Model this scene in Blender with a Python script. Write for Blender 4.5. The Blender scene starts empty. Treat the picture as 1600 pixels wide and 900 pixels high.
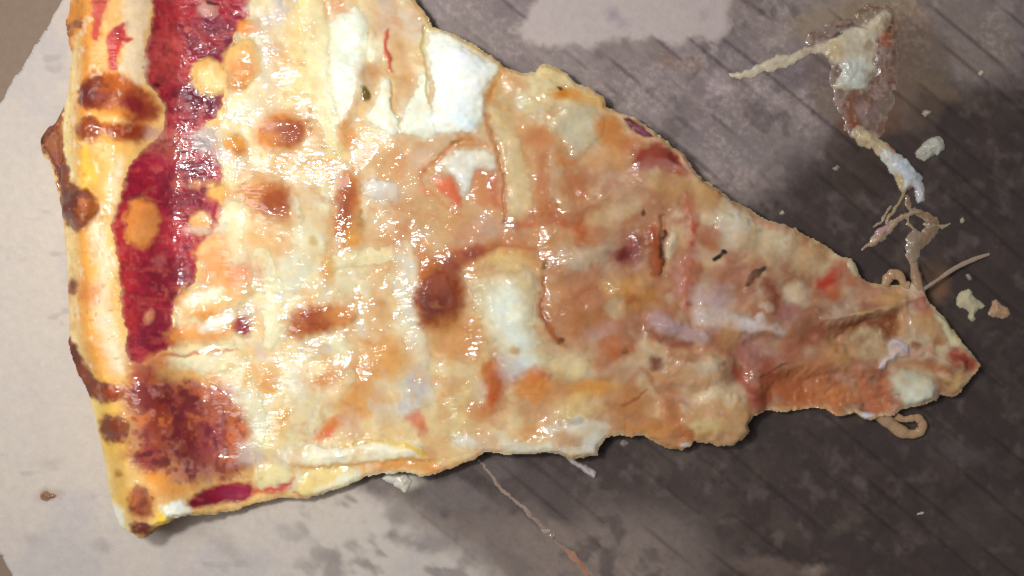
import bpy, math, os
import numpy as np
# ------------------------------------------------------------------ camera, world, lamp
S = 0.267/1600.0            # metres on the cardboard per photo pixel
HC = 0.34                   # camera height above the cardboard
scene = bpy.context.scene
cam_d = bpy.data.cameras.new("camera")
cam = bpy.data.objects.new("camera", cam_d)
scene.collection.objects.link(cam)
cam.location = (0, 0, HC)
cam_d.sensor_width = 36
cam_d.lens = 36*HC/0.267
cam_d.clip_start = 0.01
cam_d.clip_end = 20
scene.camera = cam
world = bpy.data.worlds.new("World")
scene.world = world
world.use_nodes = True
bg = world.node_tree.nodes["Background"]
bg.inputs[0].default_value = (0.93, 0.97, 1.0, 1)
bg.inputs[1].default_value = 0.14
SPREAD = 100
def lamp(name, loc, target, size, power, col):
    d = bpy.data.lights.new(name, 'AREA')
    d.shape = 'RECTANGLE'; d.size = size[0]; d.size_y = size[1]
    d.energy = power; d.color = col
    o = bpy.data.objects.new(name, d)
    scene.collection.objects.link(o)
    o.location = loc
    v = np.array(target)-np.array(loc)
    from mathutils import Vector
    o.rotation_euler = Vector(v).to_track_quat('-Z', 'Y').to_euler()
    d.spread = math.radians(SPREAD)
    return o
lamp("ceiling_lamp", (-0.105, 0.045, 0.31), (-0.095, 0.03, 0.0), (0.042, 0.028), 0.228, (1.0, 0.985, 0.955))
lamp("soft_fill", (-0.45, 0.15, 0.9), (-0.05, 0.0, 0.0), (0.5, 0.5), 1.5, (0.96, 0.98, 1.0))  # added unseen broad fill, softens the hard shadows of the small lamp
scene.view_settings.view_transform = 'Standard'
scene.view_settings.look = 'None'
scene.view_settings.exposure = 0
scene.view_settings.gamma = 1
scene.render.engine = 'CYCLES'
scene.cycles.use_denoising = True

# ------------------------------------------------------------------ painting canvas (photo-pixel coordinates)
STEP = 1.5
X0, X1, Y0, Y1 = -60, 1665, -285, 960
NX = int((X1-X0)/STEP)+1; NY = int((Y1-Y0)/STEP)+1
gx = X0+STEP*np.arange(NX); gy = Y0+STEP*np.arange(NY)
GX, GY = np.meshgrid(gx, gy)
GX = GX.astype(np.float32); GY = GY.astype(np.float32)
def vnoise(sx, sy, seed, ang=0.0):
    r = np.random.RandomState(seed)
    c, s = math.cos(ang), math.sin(ang)
    U = (GX*c+GY*s)/sx; V = (-GX*s+GY*c)/sy
    U = U-U.min(); V = V-V.min()
    g = r.rand(int(V.max())+3, int(U.max())+3).astype(np.float32)
    iu = U.astype(np.int32); iv = V.astype(np.int32)
    fu = U-iu; fv = V-iv
    fu = fu*fu*(3-2*fu); fv = fv*fv*(3-2*fv)
    a = g[iv, iu]*(1-fu)+g[iv, iu+1]*fu
    b = g[iv+1, iu]*(1-fu)+g[iv+1, iu+1]*fu
    return (a*(1-fv)+b*fv)*2-1
def fbm(s, seed, oct=3, ratio=1.0, ang=0.0):
    t = 0; a = 1.0; n = 0
    for k in range(oct):
        t = t+a*vnoise(s*ratio/2**k, s/2**k, seed+k*17, ang); n += a; a *= 0.55
    return t/n
WX = GX+7*fbm(70, 3, 2)+4.2*fbm(24, 1)+2.2*vnoise(7, 7, 5)
WY = GY+7*fbm(70, 4, 2)+4.2*fbm(24, 2)+2.2*vnoise(7, 7, 6)
def lin(c):
    c = np.asarray(c, dtype=np.float32)/255.0
    return np.where(c <= 0.04045, c/12.92, ((c+0.055)/1.055)**2.4)
def sm(x):
    x = np.clip(x, 0, 1); return x*x*(3-2*x)
def box(x0, y0, x1, y1, pad):
    i0 = max(0, int((x0-pad-X0)/STEP)); i1 = min(NX, int((x1+pad-X0)/STEP)+2)
    j0 = max(0, int((y0-pad-Y0)/STEP)); j1 = min(NY, int((y1+pad-Y0)/STEP)+2)
    return slice(j0, max(j1, j0)), slice(i0, max(i1, i0))
def sd_poly(pts, sl, wx=None, wy=None):
    x = (WX if wx is None else wx)[sl]; y = (WY if wy is None else wy)[sl]
    p = np.array(pts, dtype=np.float32); n = len(p)
    d = np.full(x.shape, 1e12, np.float32); ins = np.zeros(x.shape, bool)
    for i in range(n):
        a = p[i]; b = p[(i+1) % n]; e = b-a
        t = np.clip(((x-a[0])*e[0]+(y-a[1])*e[1])/max(e@e, 1e-6), 0, 1)
        d = np.minimum(d, (x-a[0]-t*e[0])**2+(y-a[1]-t*e[1])**2)
        if a[1] != b[1]:
            c = ((a[1] > y) != (b[1] > y)) & (x < (b[0]-a[0])*(y-a[1])/(b[1]-a[1])+a[0])
            ins ^= c
    d = np.sqrt(d)
    return np.where(ins, -d, d)
def chaikin(p, closed=True, it=2):
    p = np.array(p, dtype=np.float32)
    for _ in range(it):
        if closed:
            q = np.roll(p, -1, 0); p = np.stack([.75*p+.25*q, .25*p+.75*q], 1).reshape(-1, p.shape[1])
        else:
            a, b = p[:-1], p[1:]
            m = np.stack([.75*a+.25*b, .25*a+.75*b], 1).reshape(-1, p.shape[1])
            p = np.concatenate([p[:1], m[1:-1], p[-1:]]) if len(p) > 2 else p
    return p
def sd_line(pts, w, sl):
    x = WX[sl]; y = WY[sl]
    if np.isscalar(w): w = [w]*len(pts)
    p = np.array([(a[0], a[1], ww) for a, ww in zip(pts, w)], dtype=np.float32)
    p = chaikin(p, False)
    d = np.full(x.shape, 1e6, np.float32)
    for i in range(len(p)-1):
        a = p[i]; b = p[i+1]; e = b[:2]-a[:2]
        t = np.clip(((x-a[0])*e[0]+(y-a[1])*e[1])/max(e@e, 1e-6), 0, 1)
        dd = np.sqrt((x-a[0]-t*e[0])**2+(y-a[1]-t*e[1])**2)-(a[2]+(b[2]-a[2])*t)/2
        d = np.minimum(d, dd)
    return d
SOFT = 1.6
EN = 1.1*fbm(26, 41, 3)+.25*vnoise(6, 5, 45)
class Layer:
    def __init__(s, base):
        s.C = np.ones((NY, NX, 3), np.float32)*lin(base)
        s.Hh = np.zeros((NY, NX), np.float32)      # local height in mm
        s.W = np.full((NY, NX), 0.6, np.float32)   # oil film
        s.L = np.zeros((NY, NX), np.int16)
        s.parts = {}                               # id -> (name, label)
    def put(s, d, sl, col, a, soft, h, part, hs, wet, ext, lab):
        d0 = d
        if part == 'cheese_shred': h *= .5; a *= .8; soft = max(soft, 14)
        if soft > 5: d = d+EN[sl]*min(soft, 12)*.55
        m = sm(0.5-d/(soft*(1.25 if soft <= 5 else SOFT)))
        if col is not None:
            k = (m*a)[..., None]; s.C[sl] = s.C[sl]*(1-k)+lin(col)*k
        if h:
            hw = hs if hs else min(max(ext, 3), 14.0)
            s.Hh[sl] += h*1.25*sm(-d0/(hw*1.9)+0.3)
        if wet is not None: s.W[sl] = s.W[sl]*(1-m)+wet*m
        if part:
            k = len(s.parts)+1; s.parts[k] = (part, lab)
            s.L[sl][d < 0] = k
    def E(s, x, y, rx, ry, ang, col, a=1., soft=6, h=0, part=None, hs=None, wet=None, lab=None):
        R = max(rx, ry); sl = box(x-R, y-R, x+R, y+R, soft+8)
        dx = WX[sl]-x; dy = WY[sl]-y; t = math.radians(ang)
        u = (dx*math.cos(t)+dy*math.sin(t))/rx; v = (-dx*math.sin(t)+dy*math.cos(t))/ry
        r = np.sqrt(u*u+v*v)
        s.put((r-1)*min(rx, ry)*0.5*(1+1/np.maximum(r, .5)*0)+(r-1)*min(rx, ry)*0.5, sl, col, a, soft, h, part, hs, wet, min(rx, ry), lab)
    def P(s, pts, col, a=1., soft=6, h=0, part=None, hs=None, wet=None, it=2, lab=None):
        p = chaikin(pts, True, it) if it else np.array(pts, dtype=np.float32)
        sl = box(p[:, 0].min(), p[:, 1].min(), p[:, 0].max(), p[:, 1].max(), soft+8)
        d = sd_poly(p, sl)
        s.put(d, sl, col, a, soft, h, part, hs, wet, 10, lab)
    def Ln(s, pts, w, col, a=1., soft=5, h=0, part=None, hs=None, wet=None, lab=None):
        p = np.array(pts, dtype=np.float32); mw = w if np.isscalar(w) else max(w)
        sl = box(p[:, 0].min(), p[:, 1].min(), p[:, 0].max(), p[:, 1].max(), mw/2+soft+8)
        d = sd_line(pts, w, sl)
        s.put(d, sl, col, a, soft, h, part, hs, wet, mw/2, lab)
    def N(s, n, lo, hi, col, a=1.):                       # blend a colour through a noise field
        k = (sm((n-lo)/(hi-lo))*a)[..., None]; s.C[:] = s.C*(1-k)+lin(col)*k

# ------------------------------------------------------------------ slice outline
OUT = [(103,-60),(101,0),(93,28),(95,50),(104,72),(107,80),(103,110),(100,140),(97,158),(90,162),(80,185),(64,197),(53,212),(52,235),(60,246),(69,252),(74,280),(81,310),(88,345),(91,380),(94,420),(98,455),(99,490),(99,520),(96,540),(103,562),(112,588),(127,604),(134,625),(142,655),(151,700),(159,750),(168,795),(181,826),(197,829),(205,836),(212,843),(224,843),(234,838),(238,827),(250,822),(263,819),(266,812),(300,808),(330,806),(370,798),(402,787),(440,779),(470,781),(490,778),(520,768),(560,752),(580,743),(610,741),(637,739),(655,747),(680,743),(705,733),(735,722),(748,715),(758,707),(775,709),(800,711),(822,711),(850,707),(875,710),(893,719),(912,716),(935,712),(939,697),(950,685),(970,681),(985,684),(1006,681),(1017,689),(1037,699),(1050,703),(1066,705),(1078,699),(1084,690),(1100,692),(1122,697),(1146,698),(1160,688),(1173,674),(1170,664),(1178,650),(1198,644),(1245,645),(1270,640),(1295,641),(1307,652),(1325,651),(1338,646),(1352,657),(1368,655),(1376,651),(1400,650),(1411,640),(1440,634),(1465,626),(1471,618),(1490,622),(1503,614),(1516,598),(1534,572),(1528,560),(1510,540),(1492,517),(1475,494),(1455,475),(1444,462),(1440,448),(1425,441),(1408,444),(1388,444),(1378,444),(1360,441),(1346,431),(1338,412),(1330,402),(1310,398),(1296,386),(1270,371),(1243,356),(1225,348),(1200,344),(1172,326),(1142,311),(1127,296),(1102,281),(1082,262),(1072,241),(1052,229),(1035,211),(1010,195),(985,179),(962,172),(947,165),(944,150),(925,139),(902,130),(890,117),(875,106),(852,97),(841,101),(838,112),(815,112),(788,104),(780,95),(758,80),(735,65),(710,53),(690,46),(676,40),(670,24),(656,10),(648,-4),(600,-50),(520,-110),(410,-175),(300,-225),(190,-252),(140,-240),(122,-180),(108,-110)]
allsl = (slice(0, NY), slice(0, NX))
JX = GX+1.5*vnoise(9, 9, 31)+0.9*vnoise(4, 4, 32); JY = GY+1.5*vnoise(9, 9, 33)+0.9*vnoise(4, 4, 34)
SD = sd_poly(OUT, allsl, JX, JY)            # negative inside
CRLINE = [(103,-280),(101,-100),(100,0),(98,100),(90,200),(88,330),(97,450),(100,540),(130,620),(150,700),(165,790),(200,900)]
# distance to the crust's outer arc, measured inwards
DC = sd_poly([(-400,-400)]+CRLINE+[(-400,1000)], allsl, GX, GY)

# ------------------------------------------------------------------ THE SLICE
T = Layer((222, 200, 154))
n1 = fbm(60, 101); n2 = fbm(26, 102); n3 = fbm(12, 103, 2); n4 = fbm(110, 104, 2)
#BEGIN_SLICE
T.E(1210, 540, 440, 330, 30, (180, 130, 98), .97, 190)
T.N(n1, .02, .45, (232, 216, 178), .75)
T.N(-n2, .16, .6, (208, 152, 88), .45)
T.N(fbm(34, 120), .15, .6, (226, 212, 180), .6)
T.N(fbm(24, 121, 2), .1, .8, (238, 226, 196), .5)
T.N(fbm(30, 122, 3), .2, .6, (216, 156, 100), .45); T.N(fbm(30, 123, 3, 2.2, .9), .25, .7, (196, 130, 84), .35); T.N(fbm(26, 124, 3, 2.5, -.5), .2, .6, (232, 214, 186), .45)
E, P, Ln = T.E, T.P, T.Ln
E(430, 420, 220, 420, 8, (232, 214, 172), .65, 120); E(760, 310, 190, 130, 10, (194, 144, 110), .6, 110); E(930, 450, 120, 190, 10, (178, 128, 98), .6, 110); E(1280, 560, 200, 90, 20, (172, 112, 84), .6, 90)
# relief alone: lumps, folds and hollows of the torn cheese
def rel(pts, w, h): Ln(pts, w, None, 1, 6, h, hs=(max(w) if not np.isscalar(w) else w)*.55)
def relE(x, y, rx, ry, g, h): E(x, y, rx, ry, g, None, 1, 6, h, hs=min(rx, ry)*.9)
rel([(980,290),(1080,300),(1200,370),(1310,430)],[30,50,56,40],1.0); rel([(1280,500),(1330,484),(1400,474),(1440,462)],[20,24,32,30],2.3); rel([(1020,505),(1090,512),(1160,512),(1240,528)],[24,34,34,20],1.1)
P([(1290,520),(1330,500),(1398,492),(1404,520),(1380,556),(1330,560),(1296,548)],None,h=-3.1,hs=20); P([(1186,600),(1230,575),(1300,580),(1390,590),(1400,650),(1300,655),(1186,650)],None,h=-2.6,hs=18)
relE(1095,575,60,36,5,1.7); relE(1115,655,62,46,0,1.9); relE(1165,560,20,60,10,-1.3); relE(975,398,38,30,0,-1.1); relE(1345,540,34,26,0,1.1); relE(1440,505,44,26,20,1.6); rel([(1456,555),(1500,572)],[16,22],1.2); relE(1430,606,40,26,0,1.2); rel([(1370,578),(1404,550)],[8,20],.9); relE(1250,500,40,24,20,.9)
relE(915,400,56,26,-10,1.0); relE(985,462,46,28,0,1.0); relE(900,490,50,36,0,.8); relE(1200,410,50,30,25,.8); rel([(840,330),(900,330),(960,300)],[24,34,24],.8); rel([(1035,340),(1036,430)],10,-1.0); relE(1150,365,40,30,20,.8)
relE(560,110,50,110,0,.8); relE(800,500,70,100,-15,.9); relE(725,130,60,80,0,1.3); relE(880,150,80,40,20,1.1); relE(540,610,70,40,-25,.6); rel([(440,715),(560,712),(650,704)],[40,50,40],.8); relE(480,400,50,90,0,.6); relE(850,680,110,36,-5,.9)
# melted cheese sheet (interior)
P([(395,-200),(380,-60),(384,10),(372,45),(350,90),(348,130),(352,190),(330,205),(345,250),(356,310),(342,345),(305,390),(318,440),(280,455),(275,490),(272,530),(268,560),(330,600),(385,640),(395,700),(400,770),(440,778),(600,738),(760,706),(940,700),(1170,680),(1200,642),(1410,640),(1530,572),(1440,448),(1330,402),(1130,300),(1035,212),(840,102),(676,40),(560,-80),(420,-165)], None, part='melted_cheese', wet=.75)
# tomato sauce band
P([(236,-190),(232,-60),(236,10),(230,50),(222,95),(228,130),(246,150),(262,190),(248,215),(212,236),(196,270),(186,310),(177,345),(176,390),(184,440),(188,490),(196,535),(206,572),(240,566),(272,548),(290,520),(270,505),(282,470),(312,440),(306,395),(340,352),(352,300),(346,250),(312,200),(346,175),(348,120),(352,80),(376,45),(388,5),(390,-100),(380,-190)], (158, 44, 56), 1, 9, -.35, 'tomato_sauce', wet=.85)
T.Hh += 0
for (x, y, rx, ry, g, c, a) in [(270,60,22,50,5,(168,74,66),.7),(300,30,40,30,0,(150,40,48),.8),(330,60,40,40,0,(108,28,48),.8),(250,110,18,30,0,(160,68,62),.6),(300,160,40,30,0,(86,26,46),.85),(330,130,18,30,0,(98,28,44),.7),(240,260,38,30,0,(160,46,66),.8),(300,245,30,28,0,(112,40,44),.7),(215,300,22,40,0,(142,36,52),.8),(290,300,44,44,0,(100,26,42),.7),(230,400,36,60,0,(148,46,60),.6),(270,440,40,40,0,(104,30,46),.7),(215,500,22,50,5,(150,44,58),.6),(245,520,30,34,0,(96,30,50),.6),(262,215,30,16,0,(176,110,96),.6),(270,235,22,14,30,(160,86,74),.6),(330,250,16,20,0,(140,44,62),.5),(192,420,8,100,-3,(176,66,58),.6)]:
    E(x, y, rx, ry, g, c, a, 22)
_sm = (T.L == 2)
_k = (sm((fbm(9, 140, 2)-.1)/.5)*.3*_sm)[..., None]; T.C[:] = T.C*(1-_k)+lin((84, 22, 40))*_k
_k = (sm((fbm(11, 141, 2)-.25)/.5)*.5*_sm)[..., None]; T.C[:] = T.C*(1-_k)+lin((186, 92, 84))*_k
E(320,14,16,13,30,(196,148,136),.9,6,.3,'cheese_crumb'); Ln([(322,4),(334,9)],7,(48,30,30),.9,4)
E(250,136,8,4,0,(60,22,24),.9,5); E(440,2,5,8,0,(96,84,50),.9,5,part='herb_flake')
# ---- crust colours
cm = (T.L == 0)
k = sm((150-(-DC))/60)*1.0
T.C = np.where((cm & (GX < 420))[..., None], lin((228, 186, 122)), T.C)
def crust(fn, *a, **kw): fn(*a, **kw)
Ln([(104,-120),(112,0),(116,80),(110,150),(104,210),(108,280),(116,320),(106,400),(108,470),(112,530),(132,590),(150,650),(160,720),(170,790),(190,830)],[26,26,26,34,36,34,30,30,26,26,26,24,24,26,30],(238,222,172),.95,22,wet=.15)
Ln([(136,-100),(132,-10),(134,60),(138,110),(132,165),(130,230),(134,285)],[30,28,28,30,32,32,34],(226,154,86),.95,26,wet=.25)
Ln([(126,200),(128,250),(136,300)],[16,22,26],(238,192,96),.9,20,wet=.25)
Ln([(136,340),(128,380),(130,430),(134,480),(142,530),(156,575),(164,600)],[36,36,32,32,34,34,24],(226,162,90),.95,30,wet=.2)
Ln([(156,605),(168,650),(174,700),(184,750),(192,790)],[28,30,30,26,24],(234,190,104),.95,24,wet=.2)
Ln([(150,330),(158,400),(162,460),(168,520),(182,575)],[20,26,26,28,34],(230,210,178),.95,16,.2,wet=.2)
Ln([(212,-120),(208,-20),(206,50),(210,100),(214,130)],[38,40,42,36,26],(230,208,176),.95,10,wet=.3)
Ln([(182,-100),(180,0),(176,60),(172,120)],[26,26,24,20],(228,176,118),.9,10,wet=.3)
Ln([(158,-160),(157,-40),(156,10),(148,60)],[24,26,24,10],(176,56,58),.9,7,wet=.6,part='tomato_sauce')
Ln([(194,38),(182,60),(174,84),(178,104)],[10,24,22,14],(178,50,56),.95,6,wet=.6,part='tomato_sauce')
E(195,60,8,5,0,(178,50,56),.9,5)
P([(102,-4),(118,-12),(132,0),(130,40),(116,62),(106,78),(96,60),(93,30)],(222,150,84),.9,8,.3,'crust_blister',wet=.3)
E(100,44,6,24,-12,(188,112,72),.7,8)
# sauce stained top of the crust between the pale ridge and the sauce
P([(176,250),(196,240),(186,300),(174,350),(160,330),(166,290)],(232,206,166),.9,10)
P([(130,290),(160,290),(174,330),(170,350),(150,345),(128,330)],(214,164,96),.8,10)
P([(125,145),(135,122),(165,114),(198,122),(218,138),(246,152),(250,175),(238,192),(215,190),(190,180),(160,178),(130,170)],(186,106,62),.95,9,.3); E(215,166,30,19,10,(134,50,46),.85,12,.2)
P([(119,206),(135,192),(180,197),(228,188),(238,204),(216,222),(180,227),(140,230),(122,220)],(170,90,50),.95,9,.3); E(205,211,24,8,-6,(132,58,38),.8,9)
E(185,225,32,14,0,(226,178,110),.8,12); E(240,205,14,10,0,(190,150,140),.8,8)
E(152,148,30,25,-30,(132,62,44),1,7,.9,'crust_blister',wet=.7); E(146,150,14,16,0,(100,42,42),.8,10); E(176,132,24,16,0,(186,100,50),.7,12); E(170,160,18,10,0,(168,90,72),.6,8)
E(140,203,22,18,0,(150,78,48),1,8,.7,'crust_blister',wet=.6); E(198,203,24,14,-10,(142,58,38),.9,9,.5,'crust_blister',wet=.7)
E(212,168,16,12,0,(130,44,46),.9,8,.4)
E(170,180,30,8,-8,(222,152,80),.7,8)
P([(94,158),(84,176),(64,194),(53,212),(53,236),(66,250),(74,285),(82,320),(92,346),(112,362),(128,366),(146,350),(156,325),(142,300),(122,298),(108,286),(98,262),(93,235),(90,200)],(138,84,56),1,6,1.6,'crust_blister',wet=.4)
Ln([(88,165),(66,194),(55,215),(58,240)],[4,10,12,10],(66,46,44),.9,6); E(82,215,10,18,0,(152,98,68),.7,8)
E(108,322,22,26,-25,(104,52,46),.9,12,.2); E(88,285,10,26,-8,(112,62,54),.8,8); E(140,330,16,20,0,(166,96,56),.8,10)
E(106,446,10,15,-8,(128,72,52),1,7,.4,'crust_blister'); E(140,458,22,14,20,(206,132,84),.7,12)
P([(97,528),(108,534),(122,556),(136,580),(154,600),(186,604),(196,620),(176,632),(144,624),(120,606),(106,580),(98,552)],(138,74,52),1,6,.4,'crust_blister',wet=.4)
E(112,560,8,22,-20,(104,54,48),.8,8); E(180,612,22,12,10,(160,76,48),.8,10)
E(178,670,22,23,0,(136,74,48),1,9,.7,'crust_blister',wet=.4); E(172,668,12,14,0,(118,62,46),.6,8)
# lower mottled brown and red patch
P([(196,606),(240,585),(300,596),(350,606),(384,640),(390,690),(386,730),(350,748),(290,752),(236,734),(206,712),(202,660)],(160,92,72),1,34,.2,wet=.85)
P([(186,600),(230,580),(250,600),(230,640),(205,650)],(150,66,56),.8,20)
P([(196,560),(240,560),(256,590),(236,612),(204,606)],(156,70,62),.85,18)
for (x, y, rx, ry, g, c, a) in [(242,622,34,30,0,(120,48,46),.9),(250,660,22,30,0,(140,56,38),.8),(320,610,44,16,5,(176,92,68),.8),(290,640,24,20,0,(140,58,52),.8),(300,690,16,44,-6,(128,42,44),.8),(330,680,20,34,-6,(150,62,74),.7),(372,678,16,30,5,(206,110,50),.9),(350,650,26,14,10,(172,96,60),.7),(282,735,22,14,10,(188,150,140),.7),(362,722,20,24,0,(160,88,60),.7),(252,742,26,20,-15,(230,156,78),.95),(270,765,30,12,-15,(226,156,88),.9),(226,708,22,12,-15,(142,42,50),.9),(232,724,14,8,-15,(146,52,62),.9)]:
    E(x, y, rx, ry, g, c, a, 16)
_m = sm(.5-sd_poly([(196,600),(300,590),(386,640),(392,700),(384,745),(290,756),(206,716)], allsl)/30)
for n_, c_, a_ in ((fbm(24,700,3),(112,44,48),.9),(fbm(20,701,3),(204,120,72),.7),(fbm(15,702,3),(186,130,122),.6),(fbm(10,703,2),(122,40,52),.6)):
    _k = (_m*sm((n_-.12)/.4)*a_)[..., None]; T.C = T.C*(1-_k)+lin(c_)*_k
T.W = T.W*(1-_m)+_m
E(230,708,11,5,-10,(84,20,28),.9,5); E(188,742,8,6,0,(172,112,50),.9,6)
E(222,788,22,28,8,(170,96,60),1,10,.6,'crust_blister',wet=.4); E(226,800,14,14,0,(146,76,56),.7,8)
E(218,829,15,12,0,(108,52,42),1,6,.5,'crust_blister',wet=.4)
P([(248,800),(262,796),(270,814),(250,824),(238,822)],(240,206,92),.95,6); E(278,797,24,15,-8,(244,242,230),1,6,.4,'cheese_chunk',wet=.3)
E(182,812,12,20,-15,(240,238,220),.9,8)
P([(296,800),(400,768),(440,764),(470,772),(470,785),(402,790),(340,812),(296,812)],(228,186,124),.95,6)
P([(300,776),(330,762),(372,752),(396,756),(398,770),(384,782),(340,786),(304,796),(298,790)],(136,28,50),1,6,-.2,'tomato_sauce',wet=.9)
E(318,782,18,6,-10,(100,16,34),.8,6); E(372,766,22,8,-14,(150,52,84),.6,8)
Ln([(400,768),(430,764),(450,756),(456,744)],[6,10,14,6],(190,60,66),.95,7,part='tomato_sauce',wet=.8)
# ---- cheese rim over the sauce
P([(294,400),(316,386),(342,364),(372,362),(386,400),(394,440),(380,462),(340,460),(314,450),(309,432),(322,411)],(224,150,88),1,7,.5,'cheese_shred',wet=.6)
Ln([(306,397),(330,386),(350,382)],[5,12,10],(234,190,136),.85,7); E(340,428,24,14,0,(228,160,98),.8,8); E(378,420,12,24,0,(220,156,120),.7,10)
P([(273,480),(281,455),(300,446),(342,452),(394,448),(392,470),(362,482),(330,500),(300,504),(284,496)],(228,180,118),1,7,.6,'cheese_shred'); Ln([(296,474),(330,464),(345,458)],[14,20,14],(236,230,202),.95,9); E(312,492,20,8,0,(222,150,84),.8,8)
P([(261,524),(274,510),(310,506),(345,492),(376,488),(374,520),(350,536),(300,541),(270,540)],(222,152,82),1,7,.6,'cheese_shred'); Ln([(318,516),(345,506),(362,498)],[10,18,14],(232,224,206),.95,8)
E(380,512,14,17,20,(152,46,56),.95,8,part='tomato_sauce',wet=.8); E(390,490,16,16,0,(196,172,146),.8,10)
Ln([(240,562),(262,568)],[20,28],(200,124,82),.8,12)
Ln([(276,570),(320,568),(364,560)],[24,36,34],(232,224,190),1,7,.5,'cheese_shred'); Ln([(252,560),(330,556),(370,548)],[4,5,3],(190,112,66),.9,5)
E(300,592,44,8,5,(222,176,112),.8,10); Ln([(372,556),(420,548)],[18,20],(226,194,142),.8,10)
E(220,346,25,41,-3,(224,150,88),1,7,.7,'cheese_chunk',wet=.4); E(222,360,18,20,0,(226,162,104),.7,10)
E(312,350,16,19,30,(226,176,116),1,7,.5,'cheese_chunk',wet=.6); E(306,362,16,6,0,(214,190,176),.7,6)
E(249,406,12,12,0,(170,88,88),.8,9); E(229,492,11,10,-20,(212,146,112),.95,6,.3,'cheese_crumb')
E(306,289,14,8,0,(206,140,106),.9,7,.2); E(274,288,9,9,0,(176,88,74),.7,7); E(345,303,22,14,20,(222,166,92),.9,9,.4)
E(325,120,29,26,10,(226,178,108),1,7,.7,'cheese_chunk',wet=.5); E(333,122,18,20,0,(236,208,150),.85,10)
E(388,42,21,16,10,(226,150,80),1,8,.5,'cheese_chunk',wet=.5); E(379,98,30,34,0,(226,180,112),1,9,.5,'cheese_chunk'); E(374,110,28,18,-10,(210,140,74),.8,12)
E(368,130,18,10,0,(212,140,70),.8,10); E(325,216,20,22,0,(190,172,166),.9,10,.2); E(346,245,22,14,30,(188,160,154),.8,12)
E(365,228,27,16,35,(206,142,64),.95,9,.5,'browned_bubble',wet=.8); E(372,240,14,6,35,(176,100,44),.7,7); E(340,212,12,8,0,(212,190,160),.6,8)
# ---- cheese body, left half
Ln([(396,20),(420,60),(414,120)],[24,30,24],(212,196,176),.7,20); Ln([(440,0),(436,30)],[22,22],(206,192,190),.7,12)
P([(372,150),(400,146),(450,150),(440,170),(398,190),(368,200),(352,180)],(222,214,182),.8,14)
Ln([(486,-120),(484,-20),(490,50),(500,120),(512,180),(526,230)],[30,36,38,40,34,24],(234,220,174),1,12,.55,'cheese_shred',wet=.7)
Ln([(468,0),(462,60),(470,130)],[10,20,16],(232,208,140),.6,14)
P([(520,30),(540,18),(566,20),(574,60),(572,120),(556,180),(536,210),(524,190),(512,120),(512,60)],(232,234,214),1,22,.4,'cheese_chunk',wet=.6)
Ln([(508,30),(512,90),(520,150),(530,200)],[3,4,4,3],(206,186,140),.5,6)
E(525,12,18,13,10,(224,150,112),.8,12); Ln([(540,-60),(560,-10),(575,10)],[40,40,30],(232,214,170),.8,14)
Ln([(600,-40),(606,10),(604,50)],[40,36,26],(206,190,180),.8,14); E(650,14,14,20,-20,(206,164,120),.8,12); E(640,40,22,26,-20,(222,206,190),.7,12)
Ln([(600,60),(592,110),(586,140)],[20,18,10],(232,216,180),.8,12); P([(566,60),(590,50),(598,90),(578,110)],(240,236,208),.9,9,.3)
E(578,118,18,20,10,(208,160,112),.85,18); E(564,172,22,28,0,(222,186,138),.8,14); 
Ln([(607,52),(608,84),(611,112)],[5,9,5],(194,84,60),1,5,.25,'tomato_piece',wet=.6)
Ln([(627,60),(634,100),(630,140)],[20,22,18],(224,196,154),.9,12); E(622,150,14,20,0,(216,176,128),.8,10)
P([(578,180),(590,150),(640,150),(668,130),(676,200),(640,212),(590,206)],(234,224,196),.8,20); P([(586,160),(600,120),(612,150),(624,206),(600,208),(584,200),(576,180)],(240,236,214),1,12,.4,'cheese_chunk',wet=.6)
P([(624,176),(640,160),(650,120),(668,110),(674,170),(684,208),(640,210),(620,206)],(240,238,218),1,12,.4,'cheese_chunk',wet=.6)
Ln([(664,40),(660,80),(668,110),(662,140),(670,160)],[5,5,4,5,3],(188,176,122),.8,4,-.5); Ln([(610,130),(618,170),(624,200)],[4,4,3],(206,196,150),.8,4,-.3)
P([(668,58),(690,52),(712,60),(738,74),(760,90),(780,108),(778,124),(756,138),(752,170),(744,200),(724,212),(700,210),(676,204),(672,170),(676,120),(668,90)],(244,245,234),1,12,.9,'cheese_chunk',hs=16,wet=.35,lab='large bright white lump of soft cheese at the upper cut edge')
E(720,90,40,20,35,(250,250,240),.5,16,.2); E(722,180,22,24,0,(228,240,244),.6,14)
E(572,152,7,12,-10,(112,92,48),1,4,.25,'herb_flake',wet=.4)
P([(776,98),(792,106),(800,116),(786,140),(772,160),(756,176),(758,140),(776,126)],(218,176,124),.9,8); E(766,150,5,22,25,(186,130,68),.8,7,-.2)
E(440,205,42,34,-12,(206,134,74),1,20,.45,'browned_bubble',wet=.85); E(447,208,27,22,-15,(150,70,40),.95,16,.1); E(424,218,18,12,0,(214,142,66),.7,10)
E(544,214,14,22,0,(216,152,88),.9,12); E(520,245,22,12,0,(226,206,152),.8,12)
Ln([(440,262),(480,258),(520,262)],[16,18,14],(222,178,112),.7,14); Ln([(380,262),(410,280),(440,290)],[30,26,20],(214,198,172),.7,16)
P([(376,290),(398,272),(444,284),(470,316),(478,352),(440,358),(396,336),(374,314)],(210,150,90),1,24,.35,'browned_bubble',wet=.85); E(430,322,32,24,25,(156,78,44),.95,18,.15); E(396,300,18,10,10,(196,122,66),.8,10)
Ln([(372,330),(370,370),(374,400)],[26,34,22],(228,220,182),.95,12,.4,'cheese_shred')
E(420,370,30,22,0,(222,190,136),.8,16); P([(460,300),(500,290),(520,320),(516,380),(496,420),(470,400),(462,350)],(226,220,186),.9,16,.3); E(490,374,7,9,20,(182,160,96),.7,7)
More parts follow.
